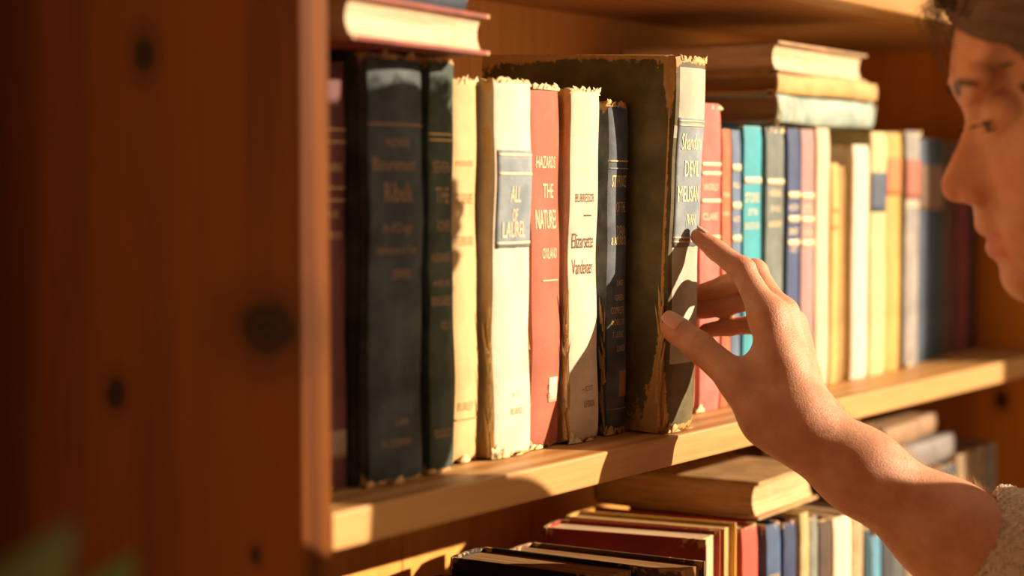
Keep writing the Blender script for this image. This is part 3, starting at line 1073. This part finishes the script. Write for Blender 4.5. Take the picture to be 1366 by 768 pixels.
# wrist, forearm (two bones wide), elbow
F.cap(J['tcmc'], J['wr1'], .0150, .0190, .014)
F.cap(J['c2'], (J['wr1'] + J['wr2']) / 2, .0155, .0175, .016)
F.cap(J['c4'], J['wr2'], .0150, .0170, .014)
F.cap(J['wr1'], J['fa1'], .0205, .0240, .016)
F.cap(J['tcmc'] + (0, 0, -.002), J['fa1'], .0130, .0200, .016)
F.cap(J['wr2'], J['fa2'], .0175, .0225, .016)
F.cap(J['fa1'], J['fb1'], .0240, .0310, .018)
F.cap(J['fa2'], J['fb2'], .0220, .0300, .018)
F.cap(J['fb1'], J['elb'], .0315, .0350, .02)
F.cap(J['fb2'], J['elb'], .0305, .0350, .02)
F.cap(J['elb'], SHR, .0370, .0480, .02)
Va, Fa = F.mesh()
Va = smooth_mesh(Va, Fa, 3)
# crease lines across the finger joints and thumb
def crease(V, p, q, at_, width, depth, count=3, gap=.0016):
    ax = (q - p) / np.linalg.norm(q - p)
    rel = V - at_
    t = rel @ ax
    rad = np.linalg.norm(rel - t[:, None] * ax, axis=1)
    near = (rad < width)
    for i in range(count):
        tt = t - (i - (count - 1) / 2) * gap
        amt = depth * np.exp(-(tt / .00055) ** 2) * near
        V -= (rel - t[:, None] * ax) / np.maximum(rad, 1e-6)[:, None] * amt[:, None]
for a_, b_ in (('tip2', 'ttip'), ('ipip', 'idip'), ('idip', 'itip'), ('mdip', 'mtip'), ('rdip', 'rtip')):
    crease(Va, J[a_], J[b_], J[a_], .0125, .00035)
flush_a = np.zeros(len(Va))
for nm, r_, am in (('itip', .013, .55), ('ttip', .015, .35), ('mtip', .035, .45), ('rtip', .035, .45), ('ltip', .035, .45), ('ipip', .010, .3), ('tip2', .010, .2), ('imcp', .012, .2), ('mmcp', .012, .2)):
    flush_a = np.maximum(flush_a, am * np.exp(-(np.linalg.norm(Va - J[nm], axis=1) / r_) ** 2))

# --- head, in millimetres: F forward, L to her left, U up, from the point between the brows
PROF = np.array([(-14.2, 44.8), (-9.1, 34.3), (-5.7, 24.8), (-2.7, 14.7), (-0.3, 6.0), (0.0, 0.0), (-1.2, -5.4), (-3.3, -10.5), (-4.3, -14.8), (-4.7, -19.6), (-3.7, -24.0), (-0.8, -28.9),
                 (3.3, -35.0), (8.5, -42.3), (13.0, -48.3), (16.3, -52.7), (17.6, -56.6), (17.7, -61.2), (15.7, -65.3), (12.1, -68.0), (7.8, -69.4), (3.3, -70.3), (1.5, -72.6), (1.4, -76.3),
                 (1.8, -80.4), (2.6, -84.4), (2.0, -88.2), (-0.5, -91.5), (-2.9, -93.4), (-4.0, -94.6), (-2.3, -96.1), (-0.9, -98.6), (-1.0, -102.3), (-3.1, -105.6), (-6.1, -109.0), (-7.2, -112.5),
                 (-6.2, -116.9), (-6.2, -121.5), (-7.5, -126.4), (-9.8, -130.7), (-12.9, -133.6), (-16.1, -136.2), (-20.9, -139.5)]) * .954
H = Field((-215, -92, -260), (30, 92, 125), 1.6)
H.ell((-95, 0, 26), (84, 72, 84), 6)
H.ell((-62, 0, -52), (56, 56, 78), 12)
H.ell((-55, 0, -92), (47, 47, 42), 14)
for sg in (-1, 1):
    H.ell((-44, 37 * sg, -55), (25, 23, 26), 16)
    H.ell((-34, 20 * sg, -84), (22, 16, 24), 12)
    H.cap((-95, 58 * sg, -75), (-40, 26 * sg, -116), 10, 12, 16)
    H.ell((-12, 28 * sg, 2), (11, 22, 9), 10)
# midline slab that carries the exact profile
poly = np.vstack([PROF, [(-60, -128), (-60, 40)]])
sl, X = H.win((-62, -60, -136), (26, 60, 46))
f1, l1, u1 = X[0].ravel(), X[1].ravel(), X[2].ravel()
FX = np.arange(-64, 60, .5)
ff, uu = np.meshgrid(FX, u1, indexing='ij')
d2 = np.full(ff.shape, 1e9)
ins = np.zeros(ff.shape, bool)
for i in range(len(poly)):
    p, q = poly[i], poly[(i + 1) % len(poly)]
    e = q - p
    t = np.clip(((ff - p[0]) * e[0] + (uu - p[1]) * e[1]) / (e @ e), 0, 1)
    d2 = np.minimum(d2, np.hypot(ff - p[0] - t * e[0], uu - p[1] - t * e[1]))
    cr = (p[1] > uu) != (q[1] > uu)
    with np.errstate(divide='ignore', invalid='ignore'):
        xi = p[0] + (uu - p[1]) / (q[1] - p[1] if q[1] != p[1] else 1e-9) * (q[0] - p[0])
    ins ^= cr & (ff < xi)
d2 = np.where(ins, -d2, d2)
uk = np.array([-134, -118, -106, -100, -90, -82, -72, -66, -58, -48, -34, -22, -12, -4, 8, 20, 46.])
wk = np.array([12, 17, 20, 23, 24, 17, 12.5, 9.5, 8.5, 6.5, 5, 5.5, 9, 36, 42, 44, 40.])
ck = np.array([.030, .024, .022, .020, .019, .016, .01, .01, .010, .01, .01, .01, .012, .0085, .0075, .0075, .008])
sk = np.array([0, 0, 0, 0, 0, 0.1, .25, .28, .35, .45, .55, .55, .4, 0, 0, 0, 0.])
wU, cU, sU = np.interp(u1, uk, wk), np.interp(u1, uk, ck), np.interp(u1, uk, sk)
fp = np.interp(u1, PROF[::-1, 1], PROF[::-1, 0])
D = np.empty((len(f1), len(l1), len(u1)))
for li, l in enumerate(l1):
    fe = f1[:, None] + cU[None, :] * l * l
    ix = np.clip((fe - FX[0]) / .5, 0, len(FX) - 1.001)
    i0 = ix.astype(int)
    t = ix - i0
    jj = np.arange(len(u1))[None, :]
    dd = d2[i0, jj] * (1 - t) + d2[i0 + 1, jj] * t
    wl = abs(l) - (wU[None, :] + sU[None, :] * np.maximum(0, fp[None, :] - f1[:, None]))
    k = 5.0
    hh = np.clip(.5 - .5 * (wl - dd) / k, 0, 1)
    D[:, li, :] = wl * (1 - hh) + dd * hh + k * hh * (1 - hh)
H.add(sl, D, 4.0)
for sg in (-1, 1):
    H.ell((-1.5, 12 * sg, -62.5), (9.5, 5.5, 6.5), 4)                       # wing of the nose
    H.ell((4.5, 6.5 * sg, -67.5), (5.5, 2.6, 3.0), 1.5, sub=True)             # nostril
    H.cap((-6, 18.5 * sg, -64), (-17, 25 * sg, -82), 1.6, 1.2, 4, sub=True)   # fold from nose to mouth
    H.ell((-23, 31 * sg, -21), (13.2, 13.6, 12.6), 3)                        # closed-down lid over the eyeball
    H.cap((-11.5, 20 * sg, -25.5), (-14.0, 41 * sg, -25.0), 1.0, 0.9, 1.0, sub=True)   # the slit between the lids
    H.cap((-8.5, 24 * sg, -13.5), (-15.5, 42 * sg, -13.0), .9, .8, 2.5, sub=True)     # crease of the upper lid
    H.cap((-4.5, 8.0 * sg, -93.8), (-13, 23 * sg, -92.5), .9, .8, 1.2, sub=True)        # line of the mouth
    # ear: rim, lobe and hollow
    H.ell((-104, 69 * sg, -38), (16, 8, 29), 5)
    H.ell((-101, 76 * sg, -36), (9, 5, 19), 3, sub=True)
H.cap((-112, 0, -62), (-150, 0, -190), 52, 56, 22)
H.cap((-150, 0, -190), (-160, 0, -250), 58, 70, 22)
Vh, Fh = H.mesh()
Vh = smooth_mesh(Vh, Fh, 2)
flush_h = .75 * np.exp(-((Vh[:, 2] + 88.5) / 3.6) ** 2) * (Vh[:, 0] > -14) * (abs(Vh[:, 1]) < 22) + .75 * np.exp(-((Vh[:, 2] + 98.5) / 4.2) ** 2) * (Vh[:, 0] > -15) * (abs(Vh[:, 1]) < 21)
flush_h = np.maximum(flush_h, .22 * np.exp(-((Vh[:, 2] + 56) / 16) ** 2 - ((abs(Vh[:, 1]) - 38) / 18) ** 2))
flush_h = np.maximum(flush_h, .30 * np.exp(-((Vh[:, 2] + 58) / 10) ** 2) * (Vh[:, 0] > 4))

TURN = math.radians(8)
NOD = math.radians(12)
fwh = Vector((math.cos(YAW), math.sin(YAW), 0))
rth = Vector((math.sin(YAW), -math.cos(YAW), 0))
Dh = (-rth * math.cos(TURN) + fwh * math.sin(TURN)).normalized()
Fv = Dh * math.cos(NOD) - Vector((0, 0, 1)) * math.sin(NOD)
Uv = Vector((0, 0, 1)) * math.cos(NOD) + Dh * math.sin(NOD)
Lv = Uv.cross(Fv)
GL = Vector((0.2463, -0.2290, 0.2302))
HM = np.array([[Fv[i], Lv[i], Uv[i]] for i in range(3)]) * .001


def head(p):
    return np.asarray(p, float) @ HM.T + np.array(GL)


Vhw = head(Vh)

# --- trunk, left arm (under the clothes) and legs, coarse
NB = np.array((.415, -.45, .11))
SHL = np.array((.245, -.535, .142))
HIP = np.array((.62, -.70, -.42))
T = Field((.10, -.95, -1.26), (.85, -.20, .20), .007)
neck0 = head((-150, 0, -190))
T.cap(neck0, NB + (0.02, -.02, -.03), .052, .075, .04)
T.cap(SHR, SHL, .055, .055, .03)
CH = NB * .65 + HIP * .35
T.cap(CH + (.09, .05, 0), CH - (.07, .06, 0), .095, .095, .05)
T.cap(CH, HIP, .11, .12, .06)
T.cap(HIP + (.07, .04, 0), HIP - (.07, .04, 0), .105, .105, .05)
ELL = np.array((.26, -.66, -.21))
WRL = np.array((.27, -.60, -.44))
T.chain([SHL, ELL], [.046, .036], .02)
T.chain([ELL, WRL], [.036, .024], .02)
T.chain([WRL, WRL + (0, .02, -.09)], [.024, .016], .02)
for sg in (-1, 1):
    hp = HIP + np.array((.085, .05, -.05)) * (sg, sg, 1)
    kn = np.array((.56 + .10 * sg, -.63 + .06 * sg, -.82))
    an = np.array((.58 + .11 * sg, -.67 + .06 * sg, -1.18))
    T.chain([hp, kn, an], [.088, .056, .038], .03)
    T.cap(an + (0, 0, -.035), an + np.array((-.08, .13, -.04)), .036, .028, .03)
Vt, Ft = T.mesh()
Vt = smooth_mesh(Vt, Ft, 2)

PR = root('person', 'woman in a cream sweater reaching for the olive green book, face in profile', 'person', (float(HIP[0]), float(HIP[1]), Z_FLOOR))
PINV = Matrix.Translation(-PR.location)


def mine(o):
    o.matrix_parent_inverse = PINV
    return o


V = np.vstack([Va, Vhw, Vt])
Q = np.vstack([Fa, Fh + len(Va), Ft + len(Va) + len(Vhw)])
body = mine(mesh_np('body', V, Q, SKIN, PR))
float_attr(body, 'flush', np.concatenate([flush_a, flush_h, np.zeros(len(Vt))]))

# nails
NAIL = plain('nail', (.66, .34, .24), .28)


def nail(tip, dip, back, r, L, Wd):
    ax = (tip - dip) / np.linalg.norm(tip - dip)
    bk = back - (back @ ax) * ax
    bk /= np.linalg.norm(bk)
    sd_ = np.cross(ax, bk)
    vs, fs = [], []
    nu, nv = 8, 8
    for lay in (0, 1):
        for i in range(nu + 1):
            u = i / nu
            for j in range(nv + 1):
                v = j / nv * 2 - 1
                half = Wd * (1 - .28 * max(0, u - .72) ** 2 / .08) * (.9 + .1 * min(1, u * 4))
                ang = v * half / r
                rr = r * (1.0 - .10 * u * u) + (.00045 if lay == 0 else -.0006)
                p = tip + ax * (L * (u - .42) + .0006 * (1 - v * v)) + bk * (rr * math.cos(ang)) + sd_ * (rr * math.sin(ang))
                vs.append(p)
    n = (nu + 1) * (nv + 1)
    W = nv + 1
    for i in range(nu):
        for j in range(nv):
            a = i * W + j
            fs.append((a, a + 1, a + 1 + W, a + W))
            fs.append((n + a, n + a + W, n + a + 1 + W, n + a + 1))
    ring = [j for j in range(W)] + [i * W + nv for i in range(1, nu + 1)] + [nu * W + j for j in range(nv - 1, -1, -1)] + [i * W for i in range(nu - 1, 0, -1)]
    for a, b2 in zip(ring, ring[1:] + ring[:1]):
        fs.append((a, n + a, n + b2, b2))
    return mine(put('fingernail', vs, fs, NAIL, PR))


cam_dir = np.array(CAM)
nail(J['ttip'], J['tip2'], np.array((-.55, -.50, .45)), .0098, .0150, .0066)
nail(J['itip'], J['idip'], np.array((.25, -.30, .9)), .0062, .0085, .0046)

# eyes, lashes, brows
m, nt, b = newmat('eye')
g = N(nt)
b.inputs['Base Color'].default_value = (.35, .27, .22, 1)
b.inputs['Roughness'].default_value = .12
EYE = m
IRIS = plain('iris', (.035, .018, .010), .15)
HAIRM, nt, b = newmat('brown_hair')
g = N(nt)
g.link(g.mix(g.noise(g.coords(), 70.0, 2.0), (.05, .024, .011), (.16, .08, .035)), b.inputs['Base Color'])
b.inputs['Roughness'].default_value = .42
b.inputs['Specular IOR Level'].default_value = .6
HAIRS = [HAIRM, plain('dark_brown_hair', (.018, .009, .005), .45), plain('light_brown_hair', (.36, .19, .08), .4)]
LASH = plain('lash', (.012, .007, .005), .6)
rh = np.random.RandomState(11)
from mathutils.bvhtree import BVHTree
FACE = BVHTree.FromPolygons([tuple(v) for v in Vh], [tuple(int(i) for i in f) for f in Fh])


def face_at(l, u):
    hit = FACE.ray_cast(Vector((80, l * 1.25, u)), Vector((-1, -.25 * (1 if l > 0 else -1) * abs(l) / 80, 0)).normalized())
    return np.array(hit[0]) if hit[0] is not None else np.array((-12., l, u))


lash, brow = [], []
for sg in (1, -1):
    bm = bmesh.new()
    bmesh.ops.create_uvsphere(bm, u_segments=24, v_segments=16, radius=.0118)
    ce = head((-23.2, 31 * sg, -21.5))
    for v in bm.verts:
        v.co = v.co + Vector(ce)
    e = mine(put_bm('eye', bm, EYE, PR, True))
    bm = bmesh.new()
    bmesh.ops.create_uvsphere(bm, u_segments=20, v_segments=10, radius=.0058)
    ci = head((-15.5, 31 * sg, -24.0))
    for v in bm.verts:
        v.co = v.co + Vector(ci)
    i_ = put_bm('iris', bm, IRIS, e, True)
    i_.matrix_parent_inverse = Matrix.Identity(4)
    for k in range(46):
        t = rh.rand()
        p = np.array((-10.2 - 4.0 * t ** 2, (20 + 22 * t) * sg, -24.5 + .6 * math.sin(3.1 * t)))
        L_ = 7.5 + rh.rand() * 2
        out = np.array((.9, (.35 * (t - .3) + rh.randn() * .08) * sg, -.35))
        pts = [p + out * L_ * q + np.array((0, 0, 2.4)) * q * q for q in np.linspace(0, 1, 5)]
        lash.append((head(pts), .00028, .00006))
    for k in range(22):
        t = rh.rand()
        p = np.array((-12.0 - 3.5 * t ** 2, (22 + 19 * t) * sg, -27.2))
        pts = [p + np.array((.7, 0, -.75)) * 3.5 * q for q in np.linspace(0, 1, 3)]
        lash.append((head(pts), .00016, .00005))
    for k in range(420):
        t = rh.rand()
        l = 8 + 38 * t
        u = -4.0 + 5.0 * math.sin(min(1, t * 1.25) * 1.9) + np.clip(rh.randn(), -1.2, 1.2) * 2.3 * (1 - .55 * t) - 5 * max(0, t - .7)
        d_ = np.array((-.12 - .45 * t, .75, .50 - .85 * t)) * (5.5 + rh.rand() * 3)
        b0 = face_at(l * sg, u)
        pts = [b0 + np.array((.8, .7 * sg, 0)) + d_ * (1, sg, 1) * q + np.array((.6, .5 * sg, 0)) * math.sin(q * 2.6) for q in np.linspace(0, 1, 4)]
        brow.append((head(pts), .00034, .00010))
mine(strands('eyelashes', lash, LASH, PR))
mine(strands('eyebrows', brow, HAIRM, PR))

# hair: a close cap and combed-back locks gathered behind
hair = []
EC, ER = np.array((-95., 0., 26.)), np.array((84., 72.5, 84.))
hl = np.array([(-11, 0, 44), (-13, 14, 45), (-19, 30, 42), (-28, 46, 21), (-37, 57, 3), (-45, 64, -14), (-52, 68, -10), (-66, 71, -14), (-82, 73, -8), (-100, 74, 4), (-120, 66, -20), (-135, 50, -50)], float)
hs = np.linspace(0, 1, len(hl))
BUN = np.array((-186., 0., 0.))


def on_skull(p, lift):
    q = (p - EC) / ER
    q = q / np.linalg.norm(q, axis=1)[:, None]
    return EC + q * (ER + lift[:, None])


def lock(s, back, sg, lift0, jit):
    a = np.array([np.interp(s, hs, hl[:, k]) for k in range(3)])
    a = a * (1, sg, 1)
    a = a + (BUN - a) * back
    e = BUN + np.array((0, 26 * sg * s, 14 - 30 * s))
    t = np.linspace(0, 1, 15)
    up = np.array((0, 0, 1.0))
    P = a[None] * (1 - t)[:, None] + e[None] * t[:, None]
    P += np.sin(t * np.pi)[:, None] * np.array((-6, 26 * sg * (s > .12), -16 * s + 10)) + np.cumsum(jit, 0)
    lf = 2.5 + lift0 * (.35 + .65 * np.clip(t * 4, 0, 1))
    return on_skull(P, lf)


CL_L = np.array([1.5, 6, -1, 4, 0, 6.5, 2, -1, 5, 0.5, 6, -1, 3, 6, 0, 4, -1, 5.5, 1, 6, 0, 4, -1, 3])
CL_C = [0, 2, 1, 0, 1, 2, 0, 1, 2, 1, 0, 1, 0, 2, 1, 0, 1, 2, 1, 0, 1, 2, 1, 0]
for k in range(3000):
    s = rh.rand() ** .9
    ci = min(23, int(s * 24))
    back = 0 if rh.rand() < .5 else rh.rand() * .85
    sw = (s * 24 - ci) * 2 - 1
    jit = np.random.RandomState(ci).randn(15, 3) * .8 + rh.randn(15, 3) * .2
    P = lock(s, back, 1 if rh.rand() < .66 else -1, 5 + CL_L[ci] * (1 - .8 * sw * sw) + rh.rand() * 1.4, jit)
    hair.append((head(P), .00090, .00050, CL_C[ci] if rh.rand() < .9 else 0))
# soft curl of the fringe swept from the forehead towards the temple
for k in range(420):
    s0 = rh.rand()
    a = np.array((-12 - 3 * s0, -12 + 20 * s0, 46.))
    e = np.array((-85 - 20 * rh.rand(), 77, 6 + 16 * s0))
    t = np.linspace(0, 1, 14)
    lift = 4 + 5 * np.sin(t * np.pi) * (.4 + .6 * rh.rand())
    P = a[None] * (1 - t)[:, None] + e[None] * t[:, None] + np.sin(t * np.pi)[:, None] * np.array((2 + 6 * rh.rand(), 14, -10 * (1 - s0)))
    P += rh.randn(14, 3) * .5
    hair.append((head(on_skull(P, lift)), .0007, .0004, (0, 2, 1, 0, 1)[int(s0 * 9) % 5]))
# loose strands before the forehead
for k in range(70):
    a = np.array((-14 + 6 * rh.rand(), -10 + 26 * rh.rand(), 46 + 8 * rh.rand()))
    L_ = 18 + 42 * rh.rand() ** 2
    fwd = 6 + 16 * rh.rand()
    curl = rh.rand() * 10
    t = np.linspace(0, 1, 16)
    P = a[None] + np.stack([fwd * np.sin(t * 2.2) + curl * np.sin(t * 5) * .35, 8 * t * rh.randn(), 7 * np.sin(t * 2.5) - L_ * t ** 1.4], 1)
    hair.append((head(P), .00022, .00010, 2 if rh.rand() < .4 else 0))
mine(strands('hair', hair, HAIRS, PR))
# scalp cap so that no skin shows between the locks
bm = bmesh.new()
bmesh.ops.create_uvsphere(bm, u_segments=48, v_segments=32, radius=1.0)
dl = []
for v in bm.verts:
    q = EC + np.array(v.co) * (ER + 3.5)
    fl_ = np.interp(abs(q[1]), [0, 14, 30, 46, 57, 64, 68, 72, 76], [-15, -17, -24, -32, -41, -49, -55, -70, -80])
    if q[0] > fl_ or q[2] < -30:
        dl.append(v)
    v.co = Vector(head(q))
bmesh.ops.delete(bm, geom=dl, context='VERTS')
so = bmesh.ops.solidify(bm, geom=bm.faces[:], thickness=.001)
mine(put_bm('hair_base', bm, HAIRM, PR, True))

# fine down on the forearm
down = []
meA = Va
axis = (J['elb'] - J['wr1'])
AL = np.linalg.norm(axis)
axis = axis / AL
rel = Va - (J['wr1'] + J['wr2']) / 2
tt = rel @ axis
sel = np.where((tt > .0) & (tt < .185))[0]
rad = rel - tt[:, None] * axis
for i in rh.choice(sel, 2600):
    nrm = rad[i] / np.linalg.norm(rad[i])
    if nrm @ np.array((.5, -.3, .8)) < -.1:
        continue
    d_ = nrm * .7 + axis * (-.55) + rh.randn(3) * .25
    L_ = .0030 + rh.rand() * .0035
    p = Va[i]
    pts = [p + d_ * L_ * q + axis * (-.0012) * q * q for q in (0, .5, 1)]
    down.append((pts, .00006, .00002))
DOWN = plain('golden_down', (.62, .36, .16), .4)
o = mine(strands('arm_down', down, DOWN, PR))
o['kind'] = 'stuff'

# --- sweater: knitted, with a turned-back terry cuff
KNIT, nt, b = newmat('cream_knit')
g = N(nt)
vec = g.coords()
v1 = g.n('ShaderNodeTexVoronoi')
g.link(vec, v1.inputs['Vector'])
v1.inputs['Scale'].default_value = 420.0
nz_ = g.noise(vec, 160.0, 3.0)
g.link(g.mix(v1.outputs['Distance'], (.58, .50, .39), (.68, .60, .48)), b.inputs['Base Color'])
b.inputs['Roughness'].default_value = .9
b.inputs['Sheen Weight'].default_value = .3
g.bump(g.math('ADD', v1.outputs['Distance'], nz_), .8, .0016, b)
S = Field((.10, -.95, -.56), (.85, -.17, .27), .006)
ax2 = (J['elb'] - (J['fb1'] + J['fb2']) / 2)
ax2 /= np.linalg.norm(ax2)
cuff0 = np.array((0.3914, -0.2012, -0.0740))
S.cap(cuff0 + ax2 * .028, J['elb'], .0450, .050, .012)
S.cap(J['elb'], SHR, .050, .066, .02)
S.cap(SHR, SHL, .068, .068, .03)
S.cap(NB + (.01, -.01, -.02), CH, .085, .11, .05)
S.cap(CH + (.09, .05, 0), CH - (.07, .06, 0), .112, .112, .05)
S.cap(CH, HIP, .125, .135, .06)
S.cap(HIP + (.07, .04, .02), HIP - (.07, .04, -.02), .122, .122, .05)
S.chain([SHL, ELL], [.062, .050], .02)
S.chain([ELL, WRL * .85 + ELL * .15], [.050, .038], .02)
Vs, Fs = S.mesh()
Vs = smooth_mesh(Vs, Fs, 3)
fold = .0022 * np.sin(Vs @ np.array((60., 45., 90.))) + .0015 * np.sin(Vs @ np.array((-110., 70., 60.)))
Vs[:, 2] += fold
mine(mesh_np('sweater', Vs, Fs, KNIT, PR))
# cuff ring
ax2 = np.array((0.3669, -0.8688, -0.3325))
t1 = np.cross(ax2, (0, 0, 1.))
t1 /= np.linalg.norm(t1)
t2 = np.cross(ax2, t1)
vs, fs = [], []
nu, nv = 220, 90
for i in range(nu):
    a = 2 * math.pi * i / nu
    dr = t1 * math.cos(a) + t2 * math.sin(a)
    for j in range(nv):
        b_ = 2 * math.pi * j / nv
        lx, lr = math.cos(b_), math.sin(b_)
        lx = math.copysign(abs(lx) ** .7, lx) * .0215
        lr = math.copysign(abs(lr) ** .8, lr) * .0062
        bump = rh.rand() * .0016 + .0011 * math.sin(a * 34 + lx * 500) * math.sin(lx * 700)
        R_ = .0440 + .0016 * math.sin(a * 3 + 1) + lr + (bump if lr > -.002 else 0)
        vs.append(cuff0 + ax2 * (.012 + lx) + dr * R_)
for i in range(nu):
    for j in range(nv):
        a = i * nv + j
        fs.append((a, i * nv + (j + 1) % nv, ((i + 1) % nu) * nv + (j + 1) % nv, ((i + 1) % nu) * nv + j))
c_ = mine(put('cuff', vs, fs, KNIT, PR))
c_['label'] = 'fluffy turned-back cuff'

# trousers and shoes
TR = plain('blue_trousers', (.06, .07, .10), .9)
S = Field((.25, -.95, -1.24), (.90, -.35, -.36), .008)
S.cap(HIP + (.07, .04, -.03), HIP - (.07, .04, .03), .118, .118, .05)
shoes = []
for sg in (-1, 1):
    hp = HIP + np.array((.085, .05, -.05)) * (sg, sg, 1)
    kn = np.array((.56 + .10 * sg, -.63 + .06 * sg, -.82))
    an = np.array((.58 + .11 * sg, -.67 + .06 * sg, -1.17))
    S.chain([hp, kn, an], [.100, .072, .060], .03)
    q = Field(an + (-.2, -.15, -.1), an + (.12, .25, .06), .006)
    a0 = an + (0, -.01, -.030)
    q.cap(a0 + (.01, -.02, 0), a0 + np.array((-.10, .15, -.012)), .045, .036, .02)
    q.cap(a0, a0 + (0, 0, .05), .046, .046, .02)
    vq, fq = q.mesh()
    vq = smooth_mesh(vq, fq, 1)
    vq[:, 2] = np.maximum(vq[:, 2], Z_FLOOR + .001)
    shoes.append((vq, fq))
Vs, Fs = S.mesh()
mine(mesh_np('trousers', smooth_mesh(Vs, Fs, 2), Fs, TR, PR))
for vq, fq in shoes:
    mine(mesh_np('shoe', vq, fq, plain('brown_leather', (.12, .05, .02), .5), PR))

# ------------------------------------------------------------------ plant beside the bookcase
LEAF, nt, b = newmat('leaf')
g = N(nt)
g.link(g.mix(g.noise(g.coords(), 30.0, 3.0), (.034, .050, .014), (.062, .085, .026)), b.inputs['Base Color'])
b.inputs['Roughness'].default_value = .75
b.inputs['Specular IOR Level'].default_value = .1
px, py = -.47, -.18
st = root('plant_stand', 'round wooden plant stand on the floor left of the bookcase', 'stand', (px, py, Z_FLOOR))
WST = wood('stand_wood', 2, (.32, .16, .07), (.2, .09, .03), seed=6)


def lathe(prof, n=40):
    vs, fs = [], []
    for r_, z_ in prof:
        for i in range(n):
            a = 2 * math.pi * i / n
            vs.append((r_ * math.cos(a), r_ * math.sin(a), z_))
    for k in range(len(prof) - 1):
        for i in range(n):
            fs.append((k * n + i, k * n + (i + 1) % n, (k + 1) * n + (i + 1) % n, (k + 1) * n + i))
    return vs, fs


vs, fs = lathe([(0.001, .95), (.13, .95), (.135, .955), (.135, .965), (.13, .97), (0.001, .97)])
put('top', vs, fs, WST, st)
for i in range(3):
    a = 2 * math.pi * i / 3 + .4
    F_ = [Vector((.09 * math.cos(a), .09 * math.sin(a), .951)), Vector((.15 * math.cos(a), .15 * math.sin(a), 0))]
    vs, fs = [], []
    for k in range(2):
        for j in range(10):
            b_ = 2 * math.pi * j / 10
            vs.append((F_[k].x + (.014 - .004 * k) * math.cos(b_), F_[k].y + (.014 - .004 * k) * math.sin(b_), F_[k].z))
    fs = [(j, (j + 1) % 10, 10 + (j + 1) % 10, 10 + j) for j in range(10)] + [tuple(range(9, -1, -1)), tuple(range(10, 20))]
    put('leg', vs, fs, WST, st)
pl = root('potted_plant', 'green leafy potted plant, blurred in the lower left corner', 'plant', (px, py, Z_FLOOR + .9705))
vs, fs = lathe([(0.001, 0), (.075, 0), (.095, .15), (.10, .15), (.10, .168), (.09, .168), (.086, .14), (0.001, .14)])
put('pot', vs, fs, plain('terracotta', (.42, .17, .08), .8), pl)
vs, fs = lathe([(0.001, .150), (.086, .146)])
put('soil', vs, fs, plain('soil', (.03, .02, .012), .95), pl)


def leaf(base, tip, width, droop, roll):
    base, tip = Vector(base), Vector(tip)
    ax = tip - base
    L_ = ax.length
    ax.normalize()
    side = ax.cross(Vector((0, 0, 1))).normalized()
    side = Matrix.Rotation(roll, 3, ax) @ side
    up = side.cross(ax)
    n, w_ = 12, 6
    vs, fs = [], []
    for lay in (0, 1):
        for i in range(n + 1):
            t = i / n
            hw = width * (math.sin(math.pi * min(1, t ** .75)) ** .8) + .0004
            for j in range(w_ + 1):
                v = j / w_ * 2 - 1
                p = base + ax * (L_ * t) + side * (hw * v) + up * (.18 * hw * v * v - droop * t * t - .0006 * lay)
                vs.append(p)
    W = w_ + 1
    nn = (n + 1) * W
    for i in range(n):
        for j in range(w_):
            a = i * W + j
            fs.append((a, a + 1, a + 1 + W, a + W))
            fs.append((nn + a, nn + a + W, nn + a + 1 + W, nn + a + 1))
    return vs, fs


lv = [((.076, -.012, .354), .042), ((.140, .028, .332), .030), ((.02, .07, .30), .035), ((-.10, .02, .34), .036), ((-.06, -.10, .30), .034), ((.05, -.11, .28), .034), ((.10, .10, .26), .03), ((-.12, .09, .26), .03), ((-.02, -.03, .36), .034), ((-.13, -.08, .24), .03)]
for (tx, ty, tz), wd in lv:
    tip = Vector((tx, ty, tz))
    bs = Vector((tx * .25, ty * .25, .15))
    mid = bs.lerp(tip, .42) + Vector((0, 0, .03))
    vs, fs = leaf(mid, tip, wd, .012, R.uniform(-.4, .4))
    lo_ = put('leaf', vs, fs, LEAF, pl)
    vs, fs = [], []
    for k in range(5):
        t = k / 4
        p = bs.lerp(mid, t) + Vector((0, 0, .01 * math.sin(t * 3.1)))
        for j in range(6):
            a = j / 6 * 6.283
            vs.append((p.x + .0022 * math.cos(a), p.y + .0022 * math.sin(a), p.z))
    for k in range(4):
        for j in range(6):
            fs.append((k * 6 + j, k * 6 + (j + 1) % 6, k * 6 + 6 + (j + 1) % 6, k * 6 + 6 + j))
    put('stalk', vs, fs, LEAF, pl)
